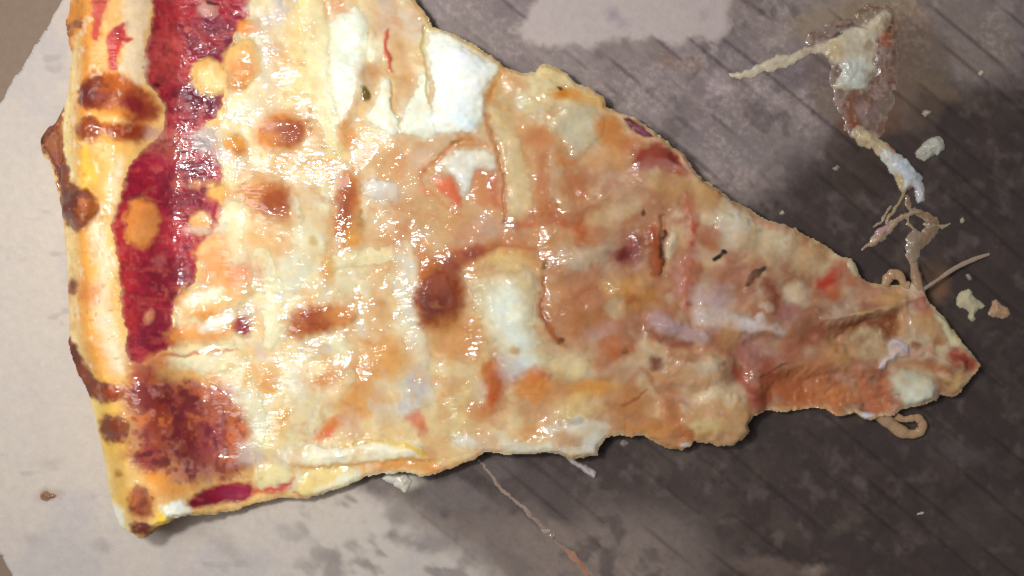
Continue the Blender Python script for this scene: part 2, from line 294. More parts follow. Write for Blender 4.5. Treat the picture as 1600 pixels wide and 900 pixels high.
Ln([(546,284),(545,335),(550,376)],[34,50,42],(206,140,78),1,17,.35,'browned_bubble',wet=.8); E(541,322,17,40,0,(160,84,46),.95,15); E(556,374,16,12,0,(212,160,84),.8,8); E(566,350,12,20,0,(196,158,106),.7,10)
Ln([(520,420),(560,404),(610,396)],[20,26,22],(226,212,170),.95,10,.4,'cheese_shred'); E(512,424,12,22,-5,(212,162,92),.9,10,.2); Ln([(528,438),(570,430),(606,420)],[5,5,4],(200,178,132),.7,5)
Ln([(410,400),(424,440),(430,490),(424,540)],[24,30,28,20],(230,224,190),.9,12,.4,'cheese_shred'); E(404,430,12,22,0,(206,164,132),.7,10)
E(460,430,26,40,0,(216,212,188),.8,18); E(545,450,34,22,0,(212,200,164),.7,14)
P([(452,510),(458,490),(478,474),(508,472),(540,478),(560,488),(552,504),(520,512),(496,524),(472,536),(456,530)],(208,138,76),1,20,.4,'browned_bubble',wet=.85); E(488,500,34,22,-18,(156,76,42),.95,17,.1); E(530,490,22,8,-6,(204,138,80),.8,8)
E(510,545,40,20,-10,(226,218,184),.85,16,.3); E(600,470,30,30,0,(212,178,130),.6,20); E(590,472,14,8,0,(204,146,80),.7,8)
Ln([(632,390),(640,440),(648,500),(650,560),(654,620)],[34,40,40,42,40],(216,210,192),.9,18,.3,'cheese_shred',wet=1.)
E(655,600,16,24,0,(186,176,178),.6,14); E(630,640,20,14,0,(208,204,200),.7,12)
E(600,560,44,34,0,(216,156,84),.8,24); E(545,600,40,26,-30,(214,150,88),.9,20); E(560,630,36,24,0,(226,168,104),.9,18)
Ln([(490,670),(500,645),(530,610),(545,590)],[16,20,22,20],(230,212,174),1,8,.5,'cheese_shred'); Ln([(500,680),(520,665),(535,655)],[8,24,16],(220,132,72),.9,10); E(548,665,16,18,0,(222,190,168),.8,12); E(516,676,20,8,-20,(222,126,80),.8,8)
E(500,598,24,9,-30,(206,134,66),.8,10); E(440,655,12,22,10,(214,166,90),.9,12); E(414,605,13,14,0,(214,160,80),.9,10)
E(470,600,22,34,-10,(226,216,188),.85,14,.3); Ln([(378,600),(398,640),(404,680)],[30,36,26],(222,220,196),.9,14,.3,'cheese_shred',wet=1.)
E(400,590,30,14,0,(222,180,112),.8,12); E(395,705,22,22,0,(206,188,176),.8,12); E(425,690,26,20,0,(232,224,176),.9,14)
Ln([(438,708),(500,710),(540,712),(600,704),(650,700)],[22,28,30,26,22],(242,238,214),1,8,.6,'cheese_shred',wet=.7,lab='long pale shred of cheese along the lower edge')
Ln([(470,726),(540,730),(620,718),(680,724)],[5,6,6,10],(214,158,84),.9,6,-.2); Ln([(540,694),(600,690),(650,694),(664,708)],[4,5,7,10],(228,190,86),.9,7)
P([(400,725),(440,722),(452,740),(440,756),(404,760),(392,744)],(236,222,172),.9,9,.3); E(462,726,12,10,0,(226,178,110),.7,8)
P([(466,742),(490,730),(520,732),(560,730),(556,750),(520,766),(488,776),(466,770)],(236,212,150),1,6,.4,'cheese_chunk'); Ln([(500,765),(550,748),(590,738)],[10,18,14],(246,240,214),.95,7); Ln([(460,765),(476,778),(494,776)],[6,7,5],(206,140,80),.9,5)
Ln([(574,732),(620,724),(680,734)],[14,18,14],(226,164,96),.9,8); Ln([(602,742),(620,742),(636,738)],[6,7,4],(240,236,222),.95,4)
E(690,690,26,20,0,(222,200,150),.8,14); E(655,660,14,12,30,(212,130,96),.85,12); E(664,672,8,8,0,(190,100,70),.7,8)
E(720,650,40,44,0,(214,196,146),.7,22); Ln([(690,712),(730,706),(756,690)],[26,24,18],(222,194,148),.8,10); Ln([(676,738),(720,724),(750,712)],[8,8,6],(206,140,88),.8,7); Ln([(720,690),(770,698),(800,700)],[26,30,20],(222,216,198),.9,14,.2)
# ---- centre
P([(716,300),(736,330),(760,360),(700,380),(640,350),(610,320),(620,290)],(204,168,120),.7,24)
E(598,300,28,17,8,(222,216,204),.95,12,.4,'cheese_chunk',wet=1.); Ln([(560,262),(600,262),(640,280)],[20,24,20],(218,186,142),.7,14); E(634,330,40,28,20,(196,152,112),.6,20)
E(650,250,20,14,-40,(222,190,162),.7,10); E(627,258,10,20,0,(212,148,104),.6,10)
P([(678,258),(700,240),(728,232),(760,228),(775,246),(772,264),(740,260),(734,280),(730,300),(720,304),(712,280),(700,268)],(226,220,204),1,8,.5,'cheese_chunk',wet=.5); E(722,286,10,16,10,(216,216,216),.7,8)
P([(684,276),(704,276),(716,304),(720,322),(700,312),(676,296)],(214,122,88),1,7,.4,'tomato_piece',wet=.6); E(684,282,10,9,0,(224,160,140),.8,6,.3)
P([(736,264),(776,266),(784,300),(790,326),(752,320),(736,300)],(196,120,86),.85,12)
Ln([(756,180),(768,200),(780,230),(784,262)],[7,9,9,9],(186,112,62),.95,8,-.3); Ln([(740,216),(712,222),(690,240),(664,264)],[5,7,7,6],(196,132,80),.9,7,-.2); E(712,222,10,4,-20,(150,110,56),.8,4)
Ln([(662,258),(650,290),(680,310),(720,335)],[5,5,5,4],(204,128,88),.7,7)
Ln([(768,176),(792,210),(806,260),(812,320)],[18,30,36,38],(216,198,158),1,9,.6,'cheese_shred',wet=.5,lab='wide pale shred of cheese running down from the upper edge')
Ln([(788,270),(790,320),(792,345)],[5,6,5],(182,104,64),.8,6,-.2)
Ln([(862,240),(868,280),(876,310)],[22,30,34],(196,166,130),.95,12,.3,'cheese_shred'); E(850,350,20,12,0,(206,180,150),.5,12)
E(842,215,24,16,0,(194,122,78),.85,12); E(892,240,22,26,0,(192,118,56),.8,14); Ln([(846,240),(842,300),(848,330)],[20,18,16],(178,100,68),.7,12); E(896,290,26,18,0,(178,104,58),.7,14); E(855,325,14,14,0,(176,96,62),.7,10)
E(830,140,46,32,20,(228,216,176),.95,18,.4); E(852,108,16,12,0,(232,214,164),.9,8,.4); E(875,143,16,11,-10,(208,140,56),1,8); E(902,148,24,12,25,(218,160,86),.9,10); E(871,134,4,3,0,(76,54,30),.9,3,.1,'herb_flake'); E(922,152,16,10,30,(226,190,124),.8,8)
E(812,156,14,22,0,(216,208,180),.8,10); P([(836,170),(850,160),(856,190),(838,200)],(218,206,180),.7,8)
P([(860,180),(900,162),(940,176),(940,210),(916,240),(900,250),(880,226),(862,206)],(206,196,168),.95,26,.4,'cheese_chunk',wet=.9)
E(955,210,22,30,-30,(198,132,66),.9,14); E(960,250,40,20,0,(206,160,112),.8,16); E(985,230,20,16,0,(190,120,70),.8,12)
Ln([(958,176),(980,190),(1010,206),(1040,228),(1060,240),(1078,262)],[8,7,8,10,12,10],(222,176,140),.95,5,.2,'crust_edge',wet=.2)
P([(1000,230),(1030,218),(1056,240),(1078,268),(1060,270),(1020,262),(980,262),(984,240)],(160,72,54),.95,10); E(1052,252,20,8,45,(130,48,40),.8,7); E(1000,262,24,10,-10,(176,112,98),.7,8); E(1066,266,14,6,40,(180,100,50),.8,5)
P([(966,180),(990,190),(1014,204),(1026,216),(1004,214),(984,204)],(112,48,60),1,5,.3,'tomato_piece',wet=.7,lab='dark purple sun dried tomato piece at the upper edge'); E(1000,202,12,4,32,(150,96,118),.7,4)
E(970,290,40,18,-15,(190,150,124),.7,14); Ln([(930,300),(950,280),(980,275)],[12,10,8],(206,176,150),.7,8)
E(1090,300,40,18,35,(204,168,118),.8,14); Ln([(1020,280),(1060,300),(1110,320)],[26,30,24],(200,156,104),.7,16)
E(905,362,16,28,0,(182,100,60),.95,18,.2,'browned_bubble'); Ln([(804,350),(840,348),(880,346)],[6,12,12],(188,106,70),.8,8); E(850,334,20,8,0,(180,100,72),.6,8)
E(870,372,38,18,0,(204,162,116),.7,14,.3); E(790,346,6,3,0,(100,66,40),.9,3)
P([(736,330),(790,340),(800,360),(760,380),(730,388),(700,372)],(200,164,142),.7,14)
# big dark bubble and its trail
Ln([(676,420),(700,408),(740,396),(790,386),(830,388)],[40,34,24,16,10],(184,112,66),.95,14,.2); Ln([(690,430),(712,408),(752,392)],[26,22,12],(156,76,56),.8,12)
E(686,468,38,52,8,(192,118,58),.95,16,.4); E(686,464,36,52,12,(140,74,48),1,18,.45,'browned_bubble',wet=.12,lab='largest and darkest scorched bubble in the middle'); E(682,474,22,30,10,(118,54,42),.9,18,.1); Ln([(690,440),(712,414),(750,396)],[30,20,8],(150,80,56),.7,16)
E(720,530,50,34,0,(206,148,88),.8,22); E(660,400,16,30,0,(196,120,58),.7,14); E(620,370,20,24,0,(206,142,96),.6,14)
P([(736,436),(760,430),(800,424),(826,410),(840,440),(830,480),(840,520),(860,550),(872,580),(856,596),(820,600),(790,592),(770,560),(756,520),(742,480)],(214,198,162),1,26,.6,'cheese_chunk',hs=18,wet=.35,lab='long bluish white lump of soft cheese in the middle'); P([(764,450),(800,440),(816,480),(836,545),(838,585),(800,575),(776,520)],(224,226,212),.95,24)
Ln([(740,420),(780,400),(820,396),(846,420)],[14,16,18,12],(214,182,128),.9,10,.3); E(800,412,24,12,-10,(222,200,150),.8,10)
E(797,576,24,20,0,(206,204,204),.7,12); E(802,548,11,9,0,(198,160,110),.9,7)
E(770,610,20,38,4,(184,98,58),.95,20,.25,'browned_bubble',wet=.5); E(772,600,10,12,0,(190,110,60),.8,8); E(750,645,20,14,0,(200,130,78),.8,12); E(748,612,14,20,0,(214,196,164),.7,10); E(760,575,10,12,0,(196,120,52),.8,8)
E(836,590,26,11,-14,(192,108,64),.95,14,.3,'browned_bubble'); E(836,604,26,16,0,(216,150,84),.9,12)
P([(856,570),(880,560),(912,562),(926,576),(912,594),(884,600)],(220,202,160),.9,22,.15,'cheese_chunk'); E(930,612,46,14,-6,(214,160,86),.9,12); E(900,640,40,20,0,(222,202,154),.8,16)
Ln([(852,430),(846,480),(856,512),(872,534),(882,540)],[6,12,14,12,9],(164,98,56),.9,7,-.3); E(878,538,6,5,0,(120,80,44),.9,5); E(852,414,5,8,10,(104,84,50),.95,4,-.2)
# right of centre
E(920,400,50,20,-8,(206,186,160),.85,14,.4,'cheese_chunk',wet=.4); E(880,392,20,12,0,(196,164,130),.7,10); E(950,335,34,12,-20,(212,186,148),.7,10); E(1000,331,4,5,0,(100,60,40),.9,3)
E(918,470,40,24,-30,(184,128,92),.7,16); Ln([(880,470),(910,450),(940,448)],[10,10,8],(170,104,66),.6,8); E(900,500,40,26,0,(188,132,88),.7,18); E(940,520,26,12,-20,(196,160,150),.7,12)
E(962,450,20,12,0,(208,176,128),.7,12); E(990,460,40,24,0,(202,152,92),.8,16,.3); E(988,468,12,8,0,(168,102,56),.7,8); E(1010,440,16,12,0,(206,164,116),.8,10); E(960,480,18,18,0,(206,184,150),.7,10)
P([(950,400),(968,374),(990,362),(1006,372),(1008,400),(990,420),(962,418)],(144,80,68),1,20,.3,'ham_shred',wet=.3); E(972,398,14,10,0,(116,50,50),.8,8); E(984,382,8,5,0,(176,106,96),.8,5)
Ln([(1018,362),(1022,400),(1024,430)],[18,22,14],(170,92,52),.95,8,.2); Ln([(1038,362),(1036,390),(1036,420)],[4,5,3],(80,40,36),.9,3,-.4); E(1050,388,9,24,8,(212,194,164),1,5,.7,'cheese_chunk')
Ln([(1076,310),(1082,350),(1084,400),(1076,450),(1066,480)],[14,20,26,26,16],(190,122,94),1,16,.5,'ham_shred',wet=.3,lab='long pinkish orange strip of meat'); Ln([(1086,350),(1086,385)],[7,8],(186,86,58),.9,6); Ln([(1060,350),(1074,340)],[12,10],(166,92,66),.8,8); Ln([(1060,410),(1062,460)],[16,20],(196,140,120),.8,10)
E(1074,476,5,4,0,(160,56,52),.9,4); E(1110,342,22,10,10,(214,190,156),.8,8); E(1140,340,18,10,0,(226,214,184),.9,8,.4,'cheese_crumb')
E(1148,362,34,28,20,(214,200,178),.95,24,.3,'cheese_chunk',wet=.3); E(1110,375,16,22,0,(186,124,90),.8,10); E(1106,400,22,12,0,(206,168,138),.8,10)
Ln([(1120,408),(1132,397)],[8,10],(56,42,32),1,3,.2,'herb_flake',wet=.05); P([(1164,442),(1167,430),(1180,418),(1197,410),(1190,424),(1178,440),(1168,446)],(58,50,34),1,3,.3,'herb_flake',wet=.05,lab='largest dark dried herb flake')
E(1140,430,44,16,0,(178,122,96),.7,14); E(1180,380,30,20,30,(206,176,140),.8,14); E(1214,376,32,26,30,(216,198,166),.9,26,.4,'cheese_chunk',wet=.3)
E(1110,465,34,16,-10,(198,170,164),.9,12,.3); Ln([(1024,500),(1040,510),(1070,520),(1096,520)],[18,26,24,12],(190,164,168),.9,18,.5,'ham_shred',wet=.3,lab='pale lilac shred of meat')
Ln([(1090,490),(1130,498),(1170,506),(1220,520)],[22,26,22,12],(206,184,172),1,10,.5,'ham_shred',wet=.3); E(1156,502,24,8,8,(224,214,210),.8,8); E(1190,480,14,10,30,(210,184,164),.8,6,.4); E(1180,495,6,4,30,(220,204,188),.7,4)
Ln([(1196,440),(1210,452),(1206,490)],[14,20,12],(150,84,60),.85,10,-.2); E(1242,463,20,17,20,(216,194,166),1,14,.7,'cheese_chunk',wet=.3); E(1226,490,20,16,0,(168,116,110),.8,10)
E(1090,550,40,12,10,(196,140,96),.8,10); P([(1040,570),(1060,552),(1110,548),(1138,566),(1136,590),(1110,606),(1060,604),(1042,590)],(204,166,128),1,22,.6,'cheese_chunk',wet=.3); E(1108,568,24,14,0,(206,196,172),.6,12)
E(1026,568,12,14,0,(136,80,62),.9,8,-.3); Ln([(1018,520),(1050,536),(1080,536)],[8,12,8],(160,96,68),.8,8,-.2); E(974,548,22,10,-30,(176,100,62),.8,8); E(979,546,5,5,0,(116,74,48),.9,4); E(960,540,24,14,-20,(188,116,76),.7,10)
E(1140,520,16,22,-20,(206,160,112),.7,10); Ln([(1160,530),(1164,560),(1176,590)],[16,20,14],(190,130,112),.9,10,.3,'ham_shred'); Ln([(1150,580),(1170,600),(1180,630)],[16,20,18],(184,96,76),.85,12); E(1184,560,14,20,0,(170,110,100),.7,10)
E(1200,540,22,14,0,(190,148,132),.7,10); E(1196,600,18,40,0,(158,76,52),.85,14,-.2); Ln([(1186,596),(1210,574),(1230,564)],[3,4,3],(120,56,44),.8,4,-.2)
P([(1060,640),(1080,610),(1120,606),(1156,620),(1170,650),(1166,684),(1130,694),(1090,686),(1066,668)],(206,166,122),1,16,.6,'cheese_chunk',hs=16,wet=.3); E(1110,616,22,9,-10,(222,200,164),.9,7,.3); E(1140,622,10,12,20,(226,204,168),.8,6,.2); E(1100,665,26,10,0,(216,196,140),.7,10)
Ln([(1156,690),(1172,676),(1170,660)],[8,8,6],(216,170,112),.9,5); E(1050,660,18,24,-20,(196,132,82),.85,12); E(1070,682,14,10,0,(182,110,64),.8,8); E(1020,670,26,14,10,(206,152,92),.8,10); E(1070,701,9,4,0,(224,214,214),.9,4)
E(990,630,40,24,0,(198,142,90),.8,16); Ln([(970,640),(1000,622),(1010,610)],[5,6,4],(160,96,56),.7,5,-.2); Ln([(1000,575),(1030,610),(1050,640)],[12,12,12],(176,118,84),.7,10)
P([(780,690),(830,680),(880,660),(930,655),(950,670),(940,696),(936,712),(900,716),(850,706),(800,710)],(224,214,192),.95,10,.4); E(880,684,18,14,10,(204,164,128),.85,10); E(900,690,14,10,0,(196,160,124),.6,8); E(830,680,22,12,0,(214,166,106),.7,10); E(902,661,8,5,0,(180,172,156),.7,5); E(930,690,14,16,0,(222,220,210),.8,8)
# ---- the tip
E(1255,606,60,26,0,(190,112,66),.95,18,-.2); E(1300,622,40,14,4,(212,140,86),.9,12); E(1270,580,26,24,0,(206,140,96),.8,14); E(1240,545,20,18,0,(180,110,84),.7,12)
Ln([(1218,636),(1260,636),(1310,646)],[10,12,14],(208,140,90),.9,7)
E(1294,440,26,12,-48,(190,72,50),1,8,.3,'tomato_piece',wet=.3); E(1300,456,14,10,-20,(206,112,70),.8,8); E(1326,424,24,24,0,(196,124,92),.8,14); E(1334,416,9,17,-20,(222,202,170),.95,5,.5,'cheese_crumb')
E(1260,410,30,22,30,(212,180,136),.8,14); E(1280,400,20,12,20,(206,164,120),.8,10)
Ln([(1288,498),(1304,486),(1326,468)],[14,20,12],(212,186,164),1,7,.6,'cheese_shred',wet=.3); Ln([(1320,487),(1350,484),(1390,480),(1410,474)],[4,6,8,10],(222,180,130),.95,4,.4,'cheese_string')
E(1362,460,30,12,0,(206,160,130),.8,12); E(1394,466,26,10,-10,(214,166,110),.9,10,.3); E(1355,446,22,10,0,(186,124,100),.7,8)
P([(1310,500),(1350,488),(1400,488),(1402,520),(1386,548),(1340,530),(1316,530)],(158,98,60),.95,16,-.5); E(1400,500,8,18,0,(156,94,50),.8,8)
E(1350,538,32,28,10,(206,180,140),.95,14,.3,'cheese_chunk',wet=.3); E(1272,526,20,14,0,(170,96,66),.9,10); E(1272,528,9,7,0,(196,140,116),.8,6,.3); E(1310,555,22,34,-15,(210,160,112),.8,14,.3)
P([(1384,536),(1396,530),(1412,536),(1420,550),(1410,558),(1394,562),(1382,572),(1372,580),(1368,576),(1382,562),(1388,552)],(220,208,214),1,4,.7,'cheese_chunk',wet=.3,lab='small pale lilac white torn piece near the tip'); Ln([(1414,556),(1440,550),(1456,540)],[10,8,12],(214,166,142),.9,6,.4)
Ln([(1412,470),(1410,500),(1414,520)],[14,16,12],(214,170,128),.9,7,.3,'cheese_string'); Ln([(1422,500),(1430,520),(1430,530)],[10,12,8],(222,184,156),.8,6,.3); E(1440,475,20,14,30,(200,132,112),.85,10); E(1446,506,22,18,0,(212,162,108),.8,10); E(1464,532,10,8,0,(184,120,60),.8,6); E(1430,540,8,5,0,(168,104,64),.8,5)
P([(1456,478),(1476,496),(1494,520),(1512,542),(1530,562),(1520,566),(1490,544),(1476,524)],(222,210,172),.95,5,.4,'crumb_edge',wet=.1)
P([(1484,540),(1502,546),(1530,564),(1526,576),(1508,576),(1486,564),(1474,552)],(182,88,64),1,9,.1,'tomato_sauce',wet=.3); E(1512,566,12,6,35,(150,58,48),.7,8)
P([(1384,598),(1396,582),(1420,580),(1448,586),(1464,604),(1468,624),(1440,632),(1412,638),(1398,620)],(216,208,180),1,14,.5,'cheese_chunk',wet=.3,lab='white chunk of soft cheese near the tip'); E(1436,614,26,15,-10,(230,230,214),.9,12)
Ln([(1402,572),(1440,566),(1480,576)],[8,12,12],(190,128,82),.8,8); E(1494,598,22,14,-40,(216,176,122),.9,9); E(1476,585,14,8,20,(222,188,152),.8,6,.3); E(1484,600,6,4,0,(170,130,74),.8,4)
E(1356,652,10,5,0,(228,226,226),1,4,.2,'cheese_crumb'); Ln([(1340,590),(1356,620),(1370,640)],[22,24,20],(208,132,92),.8,12); Ln([(1380,600),(1386,640)],[16,12],(206,128,86),.8,8)
E(1230,355,16,6,25,(216,180,150),.8,5); E(1200,350,30,5,25,(206,140,110),.7,6)
#END_SLICE
# pale torn crumb along the cut sides
rim = sm((9+4*vnoise(14, 14, 77)+SD)/7)*(GX > 260)*.45
T.C = T.C*(1-rim[..., None])+lin((228, 198, 152))*rim[..., None]
# fine organic colour variation everywhere
for s_, sd_, a_ in ((20, 150, .10), (8, 151, .06), (4, 152, .04)):
    T.C *= (1+a_*fbm(s_, sd_, 2))[..., None]*np.array([1, 1+.0, 1], np.float32)
_h = fbm(13, 155, 2)[..., None]*.10
T.C *= 1+_h*np.array([.3, -.2, -1.2], np.float32)

_l = T.C.mean(2, keepdims=True); T.C = np.clip(_l+(T.C-_l)*(1.05-.1*sm((GX-850)/350)+.06*sm((240-GX)/60))[..., None], .004, 1)**(1.06+.10*sm((GX-480)/350))[..., None]
def ids(*nm): return np.isin(T.L, [k for k, v in T.parts.items() if v[0] in nm])
def mot(mask, n, lo, wd, c, a):
    _k = (mask*sm((n-lo)/wd)*a)[..., None]; T.C[:] = T.C*(1-_k)+lin(c)*_k
_c0 = (T.L == 0)*sm((205-GX)/25)*sm((600-GY)/30)
mot(_c0, fbm(9, 760, 2, 1.6, 1.4), .2, .4, (246, 236, 212), .4); mot(_c0, fbm(14, 761, 3, 2.0, 1.4), .2, .5, (206, 138, 76), .4); mot(_c0, vnoise(5, 5, 762), .6, .3, (176, 112, 66), .45)
_b = ids('crust_blister')
mot(_b, fbm(12, 720, 2), .0, .45, (92, 50, 44), .5); mot(_b, fbm(9, 721, 2), .2, .4, (184, 120, 84), .5); mot(_b, fbm(14, 722, 2, 3.0, .1), .25, .3, (120, 72, 76), .5)
_b2 = ids('browned_bubble')
mot(_b2, fbm(13, 723, 2), .1, .5, (150, 76, 44), .3); mot(_b2, fbm(11, 724, 2), .25, .5, (216, 146, 84), .2)
_s = ids('tomato_sauce')
mot(_s, fbm(9, 725, 2, 2.4, .08), .1, .4, (184, 76, 70), .35); mot(_s, fbm(8, 726, 2, 2.4, .08), .15, .4, (84, 24, 42), .35)
T.C = np.where(_s[..., None], T.C*np.array([1.12, 1.25, 1.2], np.float32), T.C)
_r = sm((1000-GX)/200)*ids('melted_cheese')*sm((GX-380)/60)
mot(_r, fbm(46, 750, 3, 1.6, 1.2), .0, .5, (204, 146, 88), .5); mot(_r, fbm(20, 751, 3, 2.2, .4), .15, .45, (190, 122, 66), .4)
_r = sm((1000-GX)/200)*ids('cheese_shred'); mot(_r, fbm(22, 752, 3), .1, .5, (214, 168, 110), .45)
_r = sm((700-GX)/160)*ids('melted_cheese')
mot(_r, fbm(34, 740, 3, 1.5, .9), .12, .5, (220, 168, 104), .5); mot(_r, fbm(22, 741, 3, 1.8, 1.3), .22, .5, (240, 228, 198), .5); mot(_r, fbm(26, 742, 2), .3, .4, (206, 194, 184), .5); mot(_r, fbm(12, 743, 2), .4, .4, (206, 142, 84), .4)
_r = sm((GX-900)/160)
mot(_r, fbm(30, 730, 3, 1.8, .6), .2, .5, (212, 176, 136), .4); mot(_r, fbm(26, 731, 3, 2.0, -.4), .25, .5, (150, 86, 62), .45); mot(_r, fbm(18, 732, 2, 2.4, .3), .3, .5, (204, 160, 148), .3)
# ------------------------------------------------------------------ slice height field (mm)
din = np.maximum(-SD, 0)                    # distance inwards from the outline
crw = np.maximum(-DC if (DC[NY//2, NX//2] < 0) else DC, 0)
base = 6.5+1.2*fbm(160, 201, 2)
base = base-2.8*sm((GX-1050)/450)           # the tip is thin
crustb = 9.0*sm(crw/45)*sm((190-crw)/110)
znom = base+crustb
rnd = sm(din/9)**.6*.14+.86
rndc = np.sqrt(np.clip(1-(1-np.clip(crw/42, 0, 1))**2, 0, 1))*.8+.2
Z = znom*np.minimum(rnd, np.where(GX < 420, rndc, 1))
Z += T.Hh*.95
Z += (.15+.8*sm((GX-820)/250))*.9*fbm(38, 216, 2)*sm(din/14)*(GX > 260)
Z += (.5*fbm(56, 211, 2)+.10*fbm(18, 212, 2)+.01*fbm(6, 213, 2))*sm(din/10)*(1-.5*sm((150-crw)/60))
Z += (T.L == 2)*.16*fbm(7, 215, 2)
Z = np.maximum(Z, np.where(din > 3, 2.4+.5*fbm(12, 218, 2), 1.2)).astype(np.float32)

# ------------------------------------------------------------------ materials
def nt(name):
    m = bpy.data.materials.new(name); m.use_nodes = True
    t = m.node_tree; b = t.nodes["Principled BSDF"]; return m, t, b
def node(t, typ, **kw):
    n = t.nodes.new(typ)
    for k, v in kw.items():
        if k in n.inputs.keys(): n.inputs[k].default_value = v
        else: setattr(n, k, v)
    return n
def food_mat(name, sss=.45, base_rough=.5, film=.045, glint=.34, bump=.10, nsc=1.):
    m, t, b = nt(name); lk = t.links.new
    tc = node(t, 'ShaderNodeTexCoord')
    at = node(t, 'ShaderNodeAttribute', attribute_name='Col')
    wt = node(t, 'ShaderNodeAttribute', attribute_name='wet')
    # grainy colour variation
    n0 = node(t, 'ShaderNodeTexNoise', Scale=700*nsc, Detail=4.0, Roughness=.6)
    lk(tc.outputs['Object'], n0.inputs['Vector'])
    mr = node(t, 'ShaderNodeMapRange'); mr.inputs[3].default_value = .93; mr.inputs[4].default_value = 1.07
    lk(n0.outputs[0], mr.inputs[0])
    mx = node(t, 'ShaderNodeMix', data_type='RGBA', blend_type='MULTIPLY'); mx.inputs[0].default_value = 1
    cc = node(t, 'ShaderNodeCombineXYZ')
    for i in range(3): lk(mr.outputs[0], cc.inputs[i])
    lk(at.outputs['Color'], mx.inputs[6]); lk(cc.outputs[0], mx.inputs[7])
    lk(mx.outputs[2], b.inputs['Base Color'])
    b.inputs['Roughness'].default_value = base_rough
    b.inputs['Specular IOR Level'].default_value = .15
    b.inputs['Subsurface Weight'].default_value = sss
    b.inputs['Subsurface Radius'].default_value = (1.0, .55, .3)
    b.inputs['Subsurface Scale'].default_value = .0011
    # bumps
    n1 = node(t, 'ShaderNodeTexNoise', Scale=420*nsc, Detail=3.0); lk(tc.outputs['Object'], n1.inputs['Vector'])
    bp = node(t, 'ShaderNodeBump', Strength=bump, Distance=.0006); lk(n1.outputs[0], bp.inputs['Height'])
    lk(bp.outputs[0], b.inputs['Normal'])
    mp = node(t, 'ShaderNodeMapping'); mp.inputs['Scale'].default_value = (340*nsc, 760*nsc, 340*nsc); mp.inputs['Rotation'].default_value = (0, 0, .12)
    lk(tc.outputs['Object'], mp.inputs[0])
    n2 = node(t, 'ShaderNodeTexNoise', Scale=1., Detail=1.5); lk(mp.outputs[0], n2.inputs['Vector'])
    b2 = node(t, 'ShaderNodeBump', Strength=glint, Distance=.0009); lk(n2.outputs[0], b2.inputs['Height']); lk(bp.outputs[0], b2.inputs['Normal'])
    lk(b2.outputs[0], b.inputs['Coat Normal'])
    lk(wt.outputs['Fac'], b.inputs['Coat Weight'])
    b.inputs['Coat Roughness'].default_value = film
    return m
M_cheese = food_mat('oily_cheese')
M_sauce = food_mat('tomato_sauce', sss=.08, film=.06, glint=.36, bump=.3)
M_crust = food_mat('baked_dough', sss=.12, base_rough=.6, glint=.2, bump=.4)
M_soft = food_mat('soft_cheese', sss=.5, base_rough=.45, glint=.26, bump=.08)
M_brown = food_mat('browned_cheese', sss=.25, glint=.3, bump=.15)
M_meat = food_mat('cured_meat', sss=.25, glint=.3, bump=.2)
M_herb = food_mat('dried_herb', sss=0, base_rough=.7, bump=.6)

# ------------------------------------------------------------------ mesh building
COL = scene.collection
def empty(name, loc, label, cat, group=None):
    o = bpy.data.objects.new(name, None); COL.objects.link(o); o.location = loc
    o.empty_display_size = .01; o['label'] = label; o['category'] = cat
    if group: o['group'] = group
    return o
def link_mesh(name, co, faces, mat, parent=None, cols=None, wets=None, smooth=True):
    me = bpy.data.meshes.new(name)
    co = np.asarray(co, np.float32); faces = np.asarray(faces, np.int32)
    me.vertices.add(len(co)); me.vertices.foreach_set('co', co.ravel())
    nf, k = faces.shape
    me.loops.add(nf*k); me.loops.foreach_set('vertex_index', faces.ravel())
    me.polygons.add(nf)
    me.polygons.foreach_set('loop_start', np.arange(0, nf*k, k, dtype=np.int32))
    me.polygons.foreach_set('loop_total', np.full(nf, k, np.int32))
    me.update(calc_edges=True)
    me.polygons.foreach_set('use_smooth', np.full(nf, smooth, bool))
    if cols is not None:
        a = me.color_attributes.new('Col', 'FLOAT_COLOR', 'POINT')
        c = np.ones((len(co), 4), np.float32); c[:, :3] = np.clip(cols, .004, .93); a.data.foreach_set('color', c.ravel())
    if wets is not None:
        a = me.attributes.new('wet', 'FLOAT', 'POINT'); a.data.foreach_set('value', np.asarray(wets, np.float32))
    me.materials.append(mat)
    me.validate()
    o = bpy.data.objects.new(name, me); COL.objects.link(o)
    if parent: o.parent = parent
    return o
def to_world(px, py, zn):
    f = S*(1-zn*.001/HC)
    return (px-800)*f, (450-py)*f
